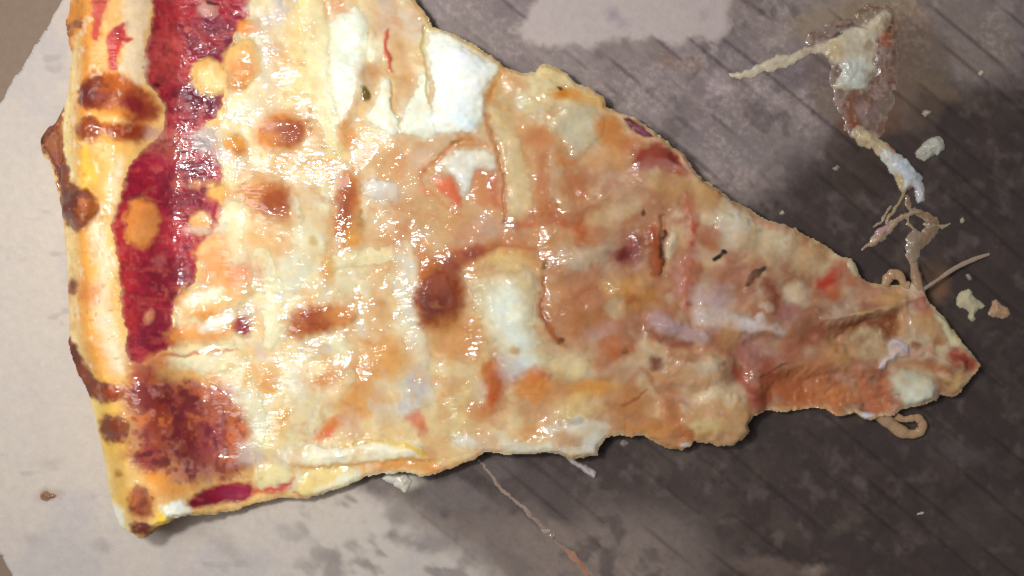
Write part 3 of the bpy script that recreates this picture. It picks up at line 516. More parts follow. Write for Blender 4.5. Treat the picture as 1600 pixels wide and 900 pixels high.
def patch(name, mask, Zmm, zn, mat, parent, C, W, origin=(0, 0, 0), skirt=None, to_zero=False, drop_edge=0., label=None, sink=0.):
    """Closed piece of a height field: top surface over mask, a rim that dips, and side walls."""
    jj, ii = np.where(mask)
    if len(jj) < 6: return None
    j0, j1, i0, i1 = jj.min(), jj.max()+1, ii.min(), ii.max()+1
    m = mask[j0:j1, i0:i1]
    q = m[:-1, :-1] & m[1:, :-1] & m[:-1, 1:] & m[1:, 1:]
    if not q.any(): return None
    used = np.zeros(m.shape, bool)
    used[:-1, :-1] |= q; used[1:, :-1] |= q; used[:-1, 1:] |= q; used[1:, 1:] |= q
    idx = np.full(m.shape, -1, np.int32); n = used.sum(); idx[used] = np.arange(n)
    cnt = np.zeros(m.shape, np.int8)
    cnt[:-1, :-1] += q; cnt[1:, :-1] += q; cnt[:-1, 1:] += q; cnt[1:, 1:] += q
    edge = (cnt < 4)[used]
    z = Zmm[j0:j1, i0:i1][used]-np.where(edge, drop_edge, 0)
    px = GX[j0:j1, i0:i1][used]; py = GY[j0:j1, i0:i1][used]; zz = zn[j0:j1, i0:i1][used]
    x, y = to_world(px, py, zz)
    co = np.stack([x-origin[0], y-origin[1], z*.001-origin[2]], 1)
    a = idx[:-1, :-1][q]; b = idx[1:, :-1][q]; c = idx[1:, 1:][q]; d = idx[:-1, 1:][q]
    F = np.stack([a, b, c, d], 1)
    cols = C[j0:j1, i0:i1][used]; wets = W[j0:j1, i0:i1][used]
    # side walls along boundary edges
    e = np.concatenate([F[:, [0, 1]], F[:, [1, 2]], F[:, [2, 3]], F[:, [3, 0]]])
    key = np.minimum(e[:, 0], e[:, 1]).astype(np.int64)*n+np.maximum(e[:, 0], e[:, 1])
    _, inv, ct = np.unique(key, return_inverse=True, return_counts=True)
    be = e[ct[inv] == 1]
    bv = np.unique(be); rem = np.full(n, -1, np.int32); rem[bv] = n+np.arange(len(bv))
    lo = co[bv].copy()
    lo[:, 2] = (0.0002-origin[2]) if to_zero else lo[:, 2]-(skirt or .3)*.001
    nb = len(bv)                                # the walls get top vertices of their own, so the top's shading stays smooth
    W2 = np.stack([rem[be[:, 1]], rem[be[:, 0]], rem[be[:, 0]]+nb, rem[be[:, 1]]+nb], 1)
    co = np.concatenate([co, co[bv], lo]); cols = np.concatenate([cols, cols[bv], cols[bv]]); wets = np.concatenate([wets, wets[bv]*.3, wets[bv]*.3])
    F = np.concatenate([F, W2])
    o = link_mesh(name, co, F, mat, parent, cols, wets)
    if label: o['label'] = label
    return o
def dil(m, k=1):
    for _ in range(k):
        r = m.copy(); r[1:] |= m[:-1]; r[:-1] |= m[1:]; r[:, 1:] |= m[:, :-1]; r[:, :-1] |= m[:, 1:]; m = r
    return m
def ero(m, k=1): return ~dil(~m, k)
inside = SD < 0
T.W *= .12+.95*sm((fbm(46, 500)+.35*fbm(13, 501, 2)+.12)/.4)*(1-.55*sm((GX-820)/260))
slice_root = empty('pizza_slice', (0, 0, 0), 'cheesy pizza slice with browned bubbles, red sauce band and scorched crust lying on cardboard', 'pizza slice')
Lb = np.where(inside, T.L, 0)
# drop parts that lost nearly all of their area to later ones
MATS = {'melted_cheese': M_cheese, 'tomato_sauce': M_sauce, 'crust_blister': M_crust, 'browned_bubble': M_brown, 'cheese_chunk': M_soft, 'cheese_shred': M_cheese, 'cheese_crumb': M_soft, 'cheese_string': M_cheese, 'herb_flake': M_herb, 'tomato_piece': M_sauce, 'ham_shred': M_meat, 'crust_edge': M_crust, 'crumb_edge': M_crust}
inner = ero(Lb > 0, 2) & inside
patch('crust', inside, Z-.7*inner, znom, M_crust, slice_root, T.C, np.where(T.L == 0, T.W*.8, T.W), to_zero=True)
for k, (nm, lab) in T.parts.items():
    mk = (Lb == k)
    if mk.sum() < 12: continue
    big = nm in ('melted_cheese',) or mk.sum() > 40000
    mm = dil(mk, 1) & inside
    if big or nm == 'tomato_sauce':
        zz = Z-.01*k*.02
    else:
        zz = Z+.012
    patch(nm, mm, zz, znom, MATS[nm], slice_root, T.C, T.W, drop_edge=.008, skirt=.9, label=lab)

# ------------------------------------------------------------------ THE CARDBOARD
def flat_mat(name, rough=.8, spec=.2, fine=2200, amt=.10, bump=.25):
    m, t, b = nt(name); lk = t.links.new
    tc = node(t, 'ShaderNodeTexCoord'); at = node(t, 'ShaderNodeAttribute', attribute_name='Col'); wt = node(t, 'ShaderNodeAttribute', attribute_name='wet')
    n0 = node(t, 'ShaderNodeTexNoise', Scale=fine, Detail=5.0, Roughness=.65); lk(tc.outputs['Object'], n0.inputs['Vector'])
    n1 = node(t, 'ShaderNodeTexNoise', Scale=fine*.22, Detail=4.0, Roughness=.6); lk(tc.outputs['Object'], n1.inputs['Vector'])
    ad = node(t, 'ShaderNodeMath', operation='ADD'); lk(n0.outputs[0], ad.inputs[0]); lk(n1.outputs[0], ad.inputs[1])
    mr = node(t, 'ShaderNodeMapRange'); mr.inputs[1].default_value = .5; mr.inputs[2].default_value = 1.5; mr.inputs[3].default_value = 1-amt; mr.inputs[4].default_value = 1+amt
    lk(ad.outputs[0], mr.inputs[0])
    cc = node(t, 'ShaderNodeCombineXYZ')
    for i in range(3): lk(mr.outputs[0], cc.inputs[i])
    mx = node(t, 'ShaderNodeMix', data_type='RGBA', blend_type='MULTIPLY'); mx.inputs[0].default_value = 1
    lk(at.outputs['Color'], mx.inputs[6]); lk(cc.outputs[0], mx.inputs[7]); lk(mx.outputs[2], b.inputs['Base Color'])
    rr = node(t, 'ShaderNodeMapRange'); rr.inputs[3].default_value = rough; rr.inputs[4].default_value = .36
    lk(wt.outputs['Fac'], rr.inputs[0]); lk(rr.outputs[0], b.inputs['Roughness'])
    b.inputs['Specular IOR Level'].default_value = spec
    bp = node(t, 'ShaderNodeBump', Strength=bump, Distance=.0004); lk(ad.outputs[0], bp.inputs['Height']); lk(bp.outputs[0], b.inputs['Normal'])
    return m
M_board = flat_mat('kraft_cardboard')
M_table = flat_mat('brown_tabletop', rough=.6, amt=.12)
B = Layer((190, 178, 168)); B.W[:] = 0
SOFT = 1.5
def BN(mask, n, lo, hi, col, a):
    k = (mask*sm((n-lo)/(hi-lo))*a)[..., None]; B.C[:] = B.C*(1-k)+lin(col)*k
#BEGIN_BOARD
dry = np.zeros((NY, NX), np.float32)
def dry_mask(pts, soft=14):
    p = chaikin(pts); d = sd_poly(p, allsl, GX+10*fbm(30, 300)+5*fbm(9, 301, 2), GY+10*fbm(30, 302)+5*fbm(9, 303, 2)); return sm(.5-d/soft)
left_dry = dry_mask([(-300,-500),(480,-500),(480,500),(520,740),(590,752),(640,800),(690,830),(740,860),(800,905),(860,990),(860,1300),(-300,1300)], 85)
top_dry = dry_mask([(816,40),(836,14),(860,-60),(1150,-60),(1138,24),(1134,56),(1112,66),(1096,52),(1060,74),(1030,58),(1000,66),(960,58),(930,80),(890,72),(850,76),(824,66)], 18)
wetm = (1-left_dry)*(1-top_dry)
# soaked board: mid tone and the darkest part
mid = dry_mask([(500,-400),(1900,-400),(1900,150),(1600,120),(1480,120),(1400,110),(1330,190),(1290,230),(1240,250),(1200,290),(1150,330),(1080,360),(900,330),(600,200),(500,0)], 120)
k = wetm[..., None]
B.C[:] = B.C*(1-k)+lin((68, 58, 56))*k
BN(wetm, mid, .0, 1., (134, 122, 121), 1.)
low = sm((GY-720)/160)*sm((1230-GX)/260); BN(wetm, low, 0, 1, (136, 122, 116), .9)
BN(wetm*mid, fbm(60, 310), 0, .5, (150, 138, 138), .6)
BN(wetm*mid*sm((GX-1060)/60), fbm(44, 325, 4)+.5*fbm(14, 326, 2), .12, .3, (160, 144, 140), .55); BN(wetm*mid*sm((GX-1000)/60), -fbm(50, 327, 4)-.4*fbm(14, 328, 2), .15, .34, (98, 84, 84), .6)
BN(wetm*(1-mid), fbm(40, 331, 4)+.5*fbm(12, 332, 2), .22, .4, (104, 92, 86), .2); BN(wetm*mid, -fbm(50, 311), .1, .5, (112, 101, 104), .6); BN(wetm*mid, fbm(16, 312), .1, .6, (156, 142, 142), .4)
BN(wetm*(1-mid), fbm(46, 313), .0, .7, (96, 84, 77), .3); BN(wetm*(1-mid), -fbm(36, 314), .1, .5, (72, 62, 62), .6)
BN(wetm, fbm(22, 330, 3), .1, .7, (140, 126, 122), .22)
BN(top_dry, fbm(30, 315), 0, .6, (192, 176, 172), .5); k = (top_dry*.8)[..., None]; B.C[:] = B.C*(1-k)+lin((186, 170, 166))*k
BN(left_dry, fbm(200, 316), -.1, .5, (196, 184, 170), .5); BN(left_dry, fbm(90, 317), .1, .5, (176, 168, 168), .5); BN(left_dry, fbm(40, 318), .2, .6, (198, 182, 168), .3)
isl = left_dry*sm((GX-330)/250)*sm((GY-740)/20)
BN(isl, fbm(26, 319, 3, 1.6, .5), .1, .6, (124, 114, 110), .7)
BN(left_dry, fbm(22, 320, 3, 2.2), .5, .7, (160, 148, 142), .5)
for (x, y, rx, ry, g, c, a) in [(585,752,34,12,35,(112,100,98),.9),(640,748,14,9,0,(196,190,180),.8),(632,766,8,6,0,(112,104,88),.9),(622,802,18,16,10,(140,130,126),.8),(611,835,6,5,-20,(96,88,84),.9),(640,842,28,9,8,(132,122,118),.8),(680,850,20,12,0,(144,134,130),.7),(715,780,60,24,12,(112,102,100),.8),(770,730,60,18,10,(96,86,86),.8),(860,770,30,50,-35,(84,74,72),.8),(790,850,60,26,50,(116,104,100),.6),(525,890,16,22,-30,(140,130,124),.8),(350,850,40,12,30,(166,154,148),.7),(77,773,11,5,0,(140,110,92),.9),(48,842,10,5,0,(160,148,140),.6),(162,855,10,9,0,(158,148,144),.7),(70,725,9,3,0,(166,156,148),.6),(1042,92,14,10,20,(130,104,92),.8),(1084,102,10,8,40,(128,104,92),.7),(1087,114,4,2,-30,(70,58,54),.8),(1100,23,6,6,0,(164,150,154),.8),(964,30,8,4,40,(140,130,142),.8),(1220,892,80,16,8,(128,108,102),.5),(1268,890,12,8,0,(176,156,146),.6),(1580,850,110,70,30,(90,82,76),.3),(1500,705,40,16,10,(98,90,92),.5),(1120,130,14,24,10,(168,152,156),.6),(1205,150,26,14,30,(160,146,148),.6),(1160,230,40,30,20,(130,120,120),.7),(1090,215,24,16,20,(124,116,120),.6),(1320,820,20,8,-30,(108,96,90),.5),(1400,40,70,50,20,(132,118,112),.6),(1500,60,90,60,20,(140,126,120),.6),(1350,110,90,100,0,(122,104,92),.7),(1415,90,40,90,0,(142,120,104),.6),(1300,40,70,30,0,(150,132,110),.6),(1360,8,70,20,0,(150,130,108),.7),(1340,240,50,60,0,(70,56,50),.6),(1270,110,50,20,-20,(110,96,104),.5),(1430,120,60,80,0,(104,88,78),.6),(1470,140,40,16,30,(132,112,92),.5),(1455,440,24,34,0,(96,74,60),.7),(1468,450,10,20,0,(150,110,84),.5),(1370,175,40,40,40,(110,78,66),.6),(1320,190,14,14,0,(120,74,56),.6),(1470,130,60,14,35,(112,96,84),.5)]:
    B.E(x, y, rx, ry, g, c, a, 14)
# flute lines of the corrugated liner, darker where the grease has wicked along them
ang = math.radians(40)
PR = (-(GX)*math.sin(ang)+GY*math.cos(ang))+4*fbm(240, 340, 2)
PER = 35.0
ph = np.abs(((PR/PER) % 1)-.5)*PER          # distance from the flute line in px
AL = (GX*math.cos(ang)+GY*math.sin(ang))
line = sm((5.5-ph)/5)
brk = sm(.3+1.2*vnoise(120, 30, 350, ang)+.6*vnoise(34, 12, 351, ang))
lk_ = (line*brk*(wetm*(.82)+.03)*(.6+.4*np.maximum(mid, low)))[..., None]
B.C[:] = B.C*(1-lk_)+B.C*np.array([.50, .47, .50], np.float32)*lk_
streak = sm((vnoise(120, 14, 352, ang)+.5*vnoise(50, 7, 353, ang))*.9); sk = (streak*wetm*.28)[..., None]
B.C[:] = B.C*(1-sk)+B.C*np.array([1.5, 1.45, 1.45], np.float32)*sk
spk = sm((vnoise(5, 4, 360, -.5)+.4*fbm(11, 361)-.1)/.5); sk = (spk*mid*wetm*.6*sm(.5+fbm(70, 365)*1.5))[..., None]; B.C[:] = B.C*(1-sk)+B.C*1.5*sk
spk = sm((vnoise(6, 4, 362, .5)+.4*fbm(11, 363)-.15)/.6); sk = (spk*wetm*.22)[..., None]; B.C[:] = B.C*(1-sk)+B.C*.62*sk
B.W[:] = wetm*.75
#END_BOARD
B.C *= 1+wetm[..., None]*np.array([.04, .0, -.05], np.float32)
for s_, sd_, a_ in ((300, 380, .05), (12, 381, .03), (4, 382, .035)): B.C *= (1+a_*fbm(s_, sd_, 2))[..., None]
BZ = (-.10*sm((8-ph)/8)*(.4+.6*wetm)+.10*fbm(200, 370, 2)+(.035*fbm(9, 371, 2)+.05*fbm(24, 372, 2))*(.3+.7*wetm)).astype(np.float32)
# board outline: one cut corner edge at upper left, a rounded corner at lower left
BOUT = [(-40,232),(-8,170),(2,158),(24,120),(50,80),(72,44),(95,6),(120,-40),(200,-190),(300,-700),(2600,-700),(2600,1700),(120,1700),(60,985),(26,915),(8,880),(-10,840),(-60,760)]
BOUT[0:1] = [(-400,900),(-400,600),(-60,262)][1:]
BOUT = [p for p in BOUT if p[0] > -350]
# the sheet goes on past the painted canvas: more cells on the right, below and above
PT, PB, PL, PRR = 70, 170, 40, 170
g2 = (slice(0, NY, 2), slice(0, NX, 2))
padw = ((PT, PB), (PL, PRR))
eC = np.pad(B.C[g2], padw+((0, 0),), mode='reflect'); eW = np.pad(B.W[g2], padw, mode='reflect'); eZ = np.pad(BZ[g2], padw, mode='reflect')
Mx, My = np.meshgrid(X0+2*STEP*(np.arange(eW.shape[1])-PL), Y0+2*STEP*(np.arange(eW.shape[0])-PT))
ebsd = sd_poly(BOUT, (slice(None), slice(None)), Mx+1.2*np.sin(My/9.)+.7*np.sin(My/3.7+1), My)
bm_ = ebsd < 0
def grid_sheet(name, m, mx_, my_, z, C, W, mat, thick, parent=None):
    q = m[:-1, :-1] & m[1:, :-1] & m[:-1, 1:] & m[1:, 1:]
    used = np.zeros(m.shape, bool)
    used[:-1, :-1] |= q; used[1:, :-1] |= q; used[:-1, 1:] |= q; used[1:, 1:] |= q
    idx = np.full(m.shape, -1, np.int32); n = used.sum(); idx[used] = np.arange(n)
    x, y = to_world(mx_[used], my_[used], 0*mx_[used])
    co = np.stack([x, y, z[used]*.001], 1)
    F = np.stack([idx[:-1, :-1][q], idx[1:, :-1][q], idx[1:, 1:][q], idx[:-1, 1:][q]], 1)
    e = np.concatenate([F[:, [0, 1]], F[:, [1, 2]], F[:, [2, 3]], F[:, [3, 0]]])
    key = np.minimum(e[:, 0], e[:, 1]).astype(np.int64)*n+np.maximum(e[:, 0], e[:, 1])
    _, inv, ct = np.unique(key, return_inverse=True, return_counts=True)
    be = e[ct[inv] == 1]; bv = np.unique(be); rem = np.full(n, -1, np.int32); rem[bv] = n+np.arange(len(bv))
    lo = co[bv].copy(); lo[:, 2] = -thick
    F = np.concatenate([F, np.stack([be[:, 1], be[:, 0], rem[be[:, 0]], rem[be[:, 1]]], 1)])
    return link_mesh(name, np.concatenate([co, lo]), F, mat, parent, np.concatenate([C[used], C[used][bv]*.7]), np.concatenate([W[used], W[used][bv]*0]))
_gy, _gx = np.gradient(ebsd.astype(np.float64), 2*STEP)
_nb = bm_ & (ebsd > -4.2)
_gl = np.hypot(_gx, _gy)+1e-9
Mx[_nb] -= (_gx/_gl*ebsd)[_nb]; My[_nb] -= (_gy/_gl*ebsd)[_nb]
board = grid_sheet('cardboard', bm_, Mx, My, eZ, eC, eW, M_board, .0028)
board['label'] = 'grey brown corrugated cardboard sheet, grease soaked and dark on its right side, under the pizza'; board['category'] = 'cardboard'
# table below
tx = np.linspace(-3000, 4000, 60); ty = np.linspace(-2500, 3200, 50); TX, TY = np.meshgrid(tx, ty)
TC = np.ones(TX.shape+(3,), np.float32)*lin((128, 108, 92))
tb = grid_sheet('tabletop', np.ones(TX.shape, bool), TX, TY, np.full(TX.shape, -3.0), TC, np.zeros(TX.shape), M_table, .02)
tb['kind'] = 'structure'

# ------------------------------------------------------------------ things lying on the cardboard
R = Layer((170, 150, 130)); R.W[:] = .5
SOFT = 1.2
#BEGIN_RESIDUE
RES = []      # (thing name, label, category, [(part name, layer ids)])
def mark(): return len(R.parts)
# smear of torn cheese
R.Ln([(1352,20),(1372,30),(1382,52),(1386,80),(1380,110)],[30,46,44,40,30],(156,120,98),1,8,.5,'grease_paste',wet=.9)
R.P([(1296,30),(1330,24),(1348,40),(1372,10),(1392,20),(1396,60),(1412,96),(1400,130),(1396,160),(1384,190),(1376,222),(1350,232),(1330,212),(1314,186),(1300,160),(1310,136),(1300,120),(1300,90),(1270,80),(1262,56),(1290,46)],(138,116,106),1,16,.16,'grease_paste',wet=.9)
for (x,y,rx,ry,g,c,a) in [(1330,18,24,12,0,(150,132,104),.8),(1302,24,8,12,0,(120,90,74),.8),(1384,62,12,16,0,(150,80,52),.9),(1386,46,9,8,0,(70,40,36),.9),(1374,40,12,20,20,(196,164,128),.9),(1390,110,16,22,0,(140,108,94),.8),(1346,150,24,14,0,(132,84,62),.8),(1330,178,14,22,-20,(132,76,50),.8),(1356,170,24,20,0,(150,124,120),.8),(1332,192,8,7,0,(150,68,44),.9),(1380,200,16,14,0,(124,84,66),.7),(1372,140,20,16,0,(160,130,118),.6),(1405,60,8,16,0,(158,118,88),.7),(1378,88,16,10,0,(176,150,142),.7)]:
    R.E(x,y,rx,ry,g,c,a,9)
R.P([(1296,92),(1290,80),(1270,82),(1240,100),(1204,110),(1170,120),(1140,124),(1136,116),(1170,108),(1200,98),(1240,78),(1280,68),(1300,60),(1330,42),(1352,40),(1370,22),(1380,20),(1386,26),(1372,50),(1368,66),(1372,76),(1366,96),(1372,110),(1352,128),(1336,134),(1302,134),(1312,118),(1318,106),(1308,100)],(206,190,164),1,6,.6,'cheese_film',wet=.7)
R.E(1340,110,24,20,0,(200,204,196),.8,12); R.E(1306,76,14,16,0,(206,180,140),.8,9); R.E(1356,76,8,12,30,(150,128,100),.6,7); R.Ln([(1312,40),(1332,38)],[3,5],(40,26,24),.95,4,-.5); R.Ln([(1300,58),(1318,52)],[2,5],(60,44,38),.9,4,-.5); R.Ln([(1334,40),(1354,46)],[4,2],(130,112,96),.8,4)
R.Ln([(1338,206),(1346,216),(1358,226)],[12,22,18],(190,168,134),1,6,.7,'cheese_clump',wet=.4); R.Ln([(1352,216),(1372,230),(1390,236)],[16,22,20],(204,180,146),1,6,.7,'cheese_clump',wet=.4); R.Ln([(1388,226),(1402,232),(1410,242)],[8,10,6],(170,86,58),.9,6)
R.Ln([(1382,240),(1400,252),(1412,268),(1414,286)],[20,34,36,26],(214,212,204),1,6,1.2,'cheese_clump',wet=.4,lab='plump bluish white lump of cheese'); R.E(1412,262,14,18,0,(206,214,224),.7,9); R.Ln([(1400,276),(1404,292)],[16,12],(196,170,124),.9,6,.4)
R.Ln([(1424,272),(1434,290),(1440,312)],[16,16,12],(196,194,196),1,6,.7,'cheese_clump',wet=.4); R.E(1421,300,8,10,0,(128,82,78),.9,6)
R.Ln([(1414,296),(1406,314),(1396,334),(1388,346)],[8,6,6,7],(160,138,98),1,4,.6,'cheese_strand',wet=.4)
R.Ln([(1418,306),(1422,326),(1436,334),(1450,346),(1452,360),(1438,376),(1426,378)],[6,8,12,20,24,22,14],(146,118,92),1,6,.5,'cheese_strand',wet=.4); R.Ln([(1456,368),(1474,372)],[8,3],(130,112,104),.8,5)
R.Ln([(1432,332),(1412,342),(1398,352),(1378,362),(1362,380),(1346,394)],[8,8,10,17,9,2],(176,148,122),1,4,.6,'cheese_strand',wet=.4); R.E(1378,354,12,9,-20,(190,150,148),.9,6,.3)
R.Ln([(1428,372),(1426,392),(1428,412),(1434,428),(1440,448)],[20,22,10,9,12],(156,134,114),1,5,.5,'cheese_strand',wet=.4)
for pts_, w_ in (([(1392,322),(1380,344),(1366,352)],[3,4,2]),([(1424,330),(1416,346),(1424,362)],[3,3,4]),([(1440,352),(1462,356),(1480,350)],[6,4,2])):
    R.Ln(pts_, w_, (170,148,122), 1, 3, .3, 'cheese_strand', wet=.4)
m1 = mark(); RES.append(('cheese_smear', 'torn greasy smear of melted cheese and sauce reaching down towards the slice tip', 'cheese', 1, m1))
def single(nm, lab, cat, fn, group=None):
    a = mark()+1; fn(); RES.append((nm, lab, cat, a, mark(), group) if group else (nm, lab, cat, a, mark()))
single('cheese_crumb', 'pale oblong cheese crumb right of the torn cheese smear', 'cheese crumb', lambda: (R.P([(1430,236),(1440,224),(1462,214),(1472,220),(1470,234),(1450,246),(1436,250)],(198,194,182),1,5,1.6,'body',wet=.2), R.E(1440,238,8,5,-30,(160,150,140),.6,5)))
single('cheese_crumb', 'ragged cream crumb lying off the slice tip, larger of two', 'cheese crumb', lambda: R.P([(1494,462),(1500,452),(1516,452),(1522,464),(1530,472),(1542,474),(1530,486),(1520,498),(1510,494),(1514,486),(1504,476),(1492,474)],(200,188,156),1,3,1.1,'body',wet=.1,it=1))
single('cheese_crumb', 'small tan crumb, right hand neighbour of the ragged cream crumb', 'cheese crumb', lambda: R.P([(1546,480),(1552,470),(1562,466),(1566,478),(1580,486),(1582,494),(1566,498),(1546,494)],(190,152,118),1,3,1.1,'body',wet=.1,it=1))
single('cheese_crumb', 'tiny white speck between the smear and the right edge', 'cheese crumb', lambda: R.E(1449,178,7,4,-25,(190,178,160),1,3,.8,'body'))
single('cheese_crumb', 'tiny cream speck near the upper right edge', 'cheese crumb', lambda: R.E(1535,115,6,4,-10,(196,184,156),1,3,.8,'body'))
single('cheese_crumb', 'tiny grey speck left of the white cheese lump', 'cheese crumb', lambda: R.E(1309,260,6,5,0,(150,136,132),1,3,.8,'body'))
single('cheese_crumb', 'tiny bright sliver alone on the dark lower right board', 'cheese crumb', lambda: R.Ln([(1432,801),(1440,797)],[2.5,3],(230,222,210),1,3,.5,'body'))
single('cheese_crumb', 'small pale bead above the two crumbs off the tip', 'cheese crumb', lambda: R.E(1513,433,5,4,0,(156,144,130),1,3,.7,'body'))
single('cheese_crumb', 'minute pale speck high above the slice tip', 'cheese crumb', lambda: R.E(1499,345,2.5,4,10,(180,168,150),1,3,.6,'body'))
single('cheese_crumb', 'small pale bead on the board above the cut edge', 'cheese crumb', lambda: R.E(1221,333,5,5,0,(168,154,140),1,3,.8,'body'))
single('cheese_crumb', 'small greyish crumb in the shade under the lower cut edge', 'cheese crumb', lambda: R.E(970,695,6,4,-20,(140,130,126),1,3,.7,'body'))
single('cheese_crumb', 'translucent white sliver hanging from the lower cut edge', 'cheese crumb', lambda: R.Ln([(890,716),(905,728),(922,742)],[6,9,9],(186,178,176),1,4,.8,'body'))
single('bread_crumb', 'small brown crumb on the clean board left of the crust', 'bread crumb', lambda: R.P([(64,774),(72,769),(84,770),(90,775),(80,779),(68,779)],(134,98,74),1,4,.9,'body',wet=.1))
single('cheese_crumb', 'off white crumb with a dark pit under the lower cut edge', 'cheese crumb', lambda: (R.P([(596,742),(612,738),(636,740),(642,748),(634,764),(626,760),(616,756),(602,750)],(206,200,186),1,5,.9,'body',wet=.2)))
single('grease_bead', 'upper of two pale grease beads beside the orange thread', 'grease bead', lambda: R.E(854,829,5,4,30,(176,166,156),1,3,.5,'body',wet=.8))
single('grease_bead', 'lower of two pale grease beads beside the orange thread', 'grease bead', lambda: R.E(863,838,6,5,30,(176,166,156),1,3,.5,'body',wet=.8))
single('grease_thread', 'long faint orange thread of dried grease running down from the slice', 'grease thread', lambda: (R.Ln([(748,718),(764,740),(790,772),(820,800),(850,828),(880,856),(904,880),(924,906)],[4,4,4,5,6,7,12,9],(146,122,110),1,5,.12,'body',wet=.6), R.Ln([(884,862),(904,880),(916,900)],[6,14,8],(172,120,92),.8,7)))
#END_RESIDUE
_paste = np.isin(R.L, [k for k, v in R.parts.items() if v[0] == 'grease_paste'])
for n_, lo_, c_, a_ in ((fbm(20, 402, 3), .05, (98, 74, 60), .45), (fbm(14, 403, 3), .15, (168, 136, 116), .5), (fbm(9, 404, 2), .2, (120, 66, 46), .6), (vnoise(5, 5, 405), .45, (186, 168, 150), .3)):
    _k = (_paste*sm((n_-lo_)/.35)*a_)[..., None]; R.C = R.C*(1-_k)+lin(c_)*_k
_film = np.isin(R.L, [k for k, v in R.parts.items() if v[0] == 'cheese_film'])
for n_, lo_, c_, a_ in ((fbm(24, 406, 3), .1, (166, 144, 118), .6), (fbm(12, 407, 3), .2, (222, 214, 200), .6)):
    _k = (_film*sm((n_-lo_)/.4)*a_)[..., None]; R.C = R.C*(1-_k)+lin(c_)*_k
for s_, sd_, a_ in ((16, 400, .12), (6, 401, .12)): R.C *= (1+a_*fbm(s_, sd_, 2))[..., None]
RZ = (BZ+np.clip(R.Hh, 0, 2.2)*1.0+.12+(.18*fbm(10, 410, 2)+.10*vnoise(5, 5, 411))*sm(R.Hh*2)+_paste*.14*(np.maximum(vnoise(7, 7, 412), 0)+np.maximum(vnoise(5, 5, 413), 0)-.3)).astype(np.float32)
z0 = np.zeros((NY, NX), np.float32)
RMAT = {'grease_paste': M_sauce, 'cheese_film': M_cheese, 'cheese_clump': M_soft, 'cheese_strand': M_cheese}
for r in RES:
    ids = range(r[3], r[4]+1); grp = r[5] if len(r) > 5 else None
    sel = np.isin(R.L, list(ids)); 
    if sel.sum() < 3: print('lost', r[1]); continue
    jj, ii = np.where(sel); ox, oy = to_world(GX[jj, ii].mean(), GY[jj, ii].mean(), 0.)
    if r[4] == r[3]:
        mk = dil(R.L == r[3], 1)
        o = patch(r[0], mk, RZ, z0, M_soft if 'crumb' in r[0] else M_cheese, None, R.C, R.W, origin=(ox, oy, 0), to_zero=False, skirt=.5, drop_edge=.12)
        if o: o.location = (ox, oy, 0); o['label'] = r[1]; o['category'] = r[2]
        else: print('none', r[1])
    else:
        root = empty(r[0], (ox, oy, 0), r[1], r[2])
        for k in ids:
            nm, lb = R.parts[k]
            o = patch(nm, dil(R.L == k, 1), RZ+.02, z0, RMAT.get(nm, M_cheese), root, R.C, R.W, origin=(ox, oy, 0), skirt=.5, drop_edge=.08, label=lb)

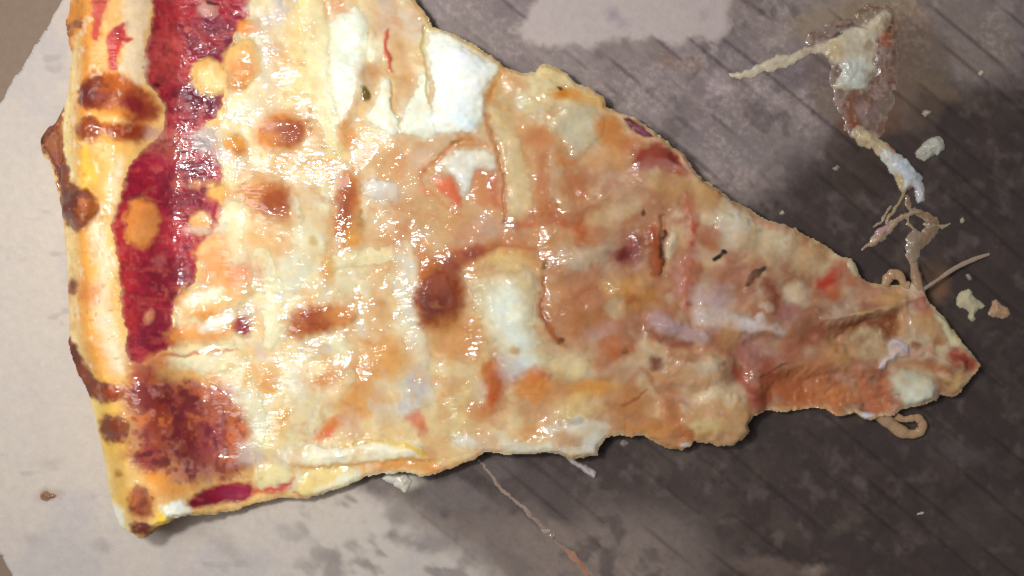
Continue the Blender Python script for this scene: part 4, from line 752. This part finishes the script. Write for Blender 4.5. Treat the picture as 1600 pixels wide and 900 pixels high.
# ------------------------------------------------------------------ loose strings and loops of cheese, as tubes
def tube(name, pts, mat, parent, col, seed=0, flat=.55, seg=10, label=None):
    """pts: (px, py, z mm, radius px)"""
    p = chaikin(np.array(pts, float), False, 3); rs = np.random.RandomState(seed)
    x, y = to_world(p[:, 0], p[:, 1], p[:, 2]); c = np.stack([x, y, p[:, 2]*.001], 1); r = p[:, 3]*S
    r = r*(1+.22*np.interp(np.arange(len(r)), np.arange(0, len(r)+3, 3), rs.rand(len(np.arange(0, len(r)+3, 3)))*2-1))
    t = np.gradient(c, axis=0); t /= np.linalg.norm(t, axis=1)[:, None]+1e-12
    side = np.cross(t, [0, 0, 1.]); side /= np.linalg.norm(side, axis=1)[:, None]+1e-12; up = np.cross(side, t)
    V = []; n = len(c)
    for k in range(seg):
        a = 2*math.pi*k/seg; V.append(c+side*(r*math.cos(a))[:, None]+up*(r*flat*math.sin(a))[:, None])
    V = np.stack(V, 1).reshape(-1, 3); F = []
    for i in range(n-1):
        for k in range(seg): F.append((i*seg+k, i*seg+(k+1) % seg, (i+1)*seg+(k+1) % seg, (i+1)*seg+k))
    V = np.concatenate([V, c[:1], c[-1:]])
    for k in range(seg): F.append((n*seg, (k+1) % seg, k, k)); F.append((n*seg+1, (n-1)*seg+k, (n-1)*seg+(k+1) % seg, (n-1)*seg+(k+1) % seg))
    tri = [f for f in F if len(set(f)) == 4]
    cap = [f for f in F if len(set(f)) == 3]
    tri += []
    C = np.ones((len(V), 3), np.float32)*lin(col); C *= (1+.14*(rs.rand(len(V), 1)-.5))
    o = link_mesh(name, V, tri, mat, parent, C, np.full(len(V), .35))
    if label: o['label'] = label
    return o
tube('cheese_string', [(1372,646,2,10),(1390,660,1.5,11),(1406,674,1.2,9),(1426,680,1.2,8.5),(1441,673,1.4,9),(1442,661,1.8,7),(1434,652,2,7),(1422,654,2.2,6),(1412,656,2.2,5),(1400,650,2.4,6)], M_cheese, slice_root, (186,150,116), 3, label='looped string of cheese hanging over the board')
tube('cheese_string', [(1383,446,4,7),(1388,432,4,8),(1398,427,4,8),(1408,432,4,7),(1412,444,4,6),(1420,446,4,6)], M_cheese, slice_root, (190,152,116), 5, label='small arched loop of cheese')
tube('cheese_string', [(1438,456,4.5,3),(1452,446,3.8,2.6),(1470,434,3,3.2),(1490,420,2,4),(1510,410,1.2,4),(1530,402,.6,3.4),(1546,397,.4,2)], M_cheese, slice_root, (176,152,134), 6, label='thin pale thread of cheese pulled away from the tip')
tube('cheese_string', [(1440,470,4.5,9),(1436,450,4,8),(1430,430,3,7),(1428,412,2,6)], M_cheese, slice_root, (172,138,110), 7)
for (px, py, a, l, z, c) in []: pass
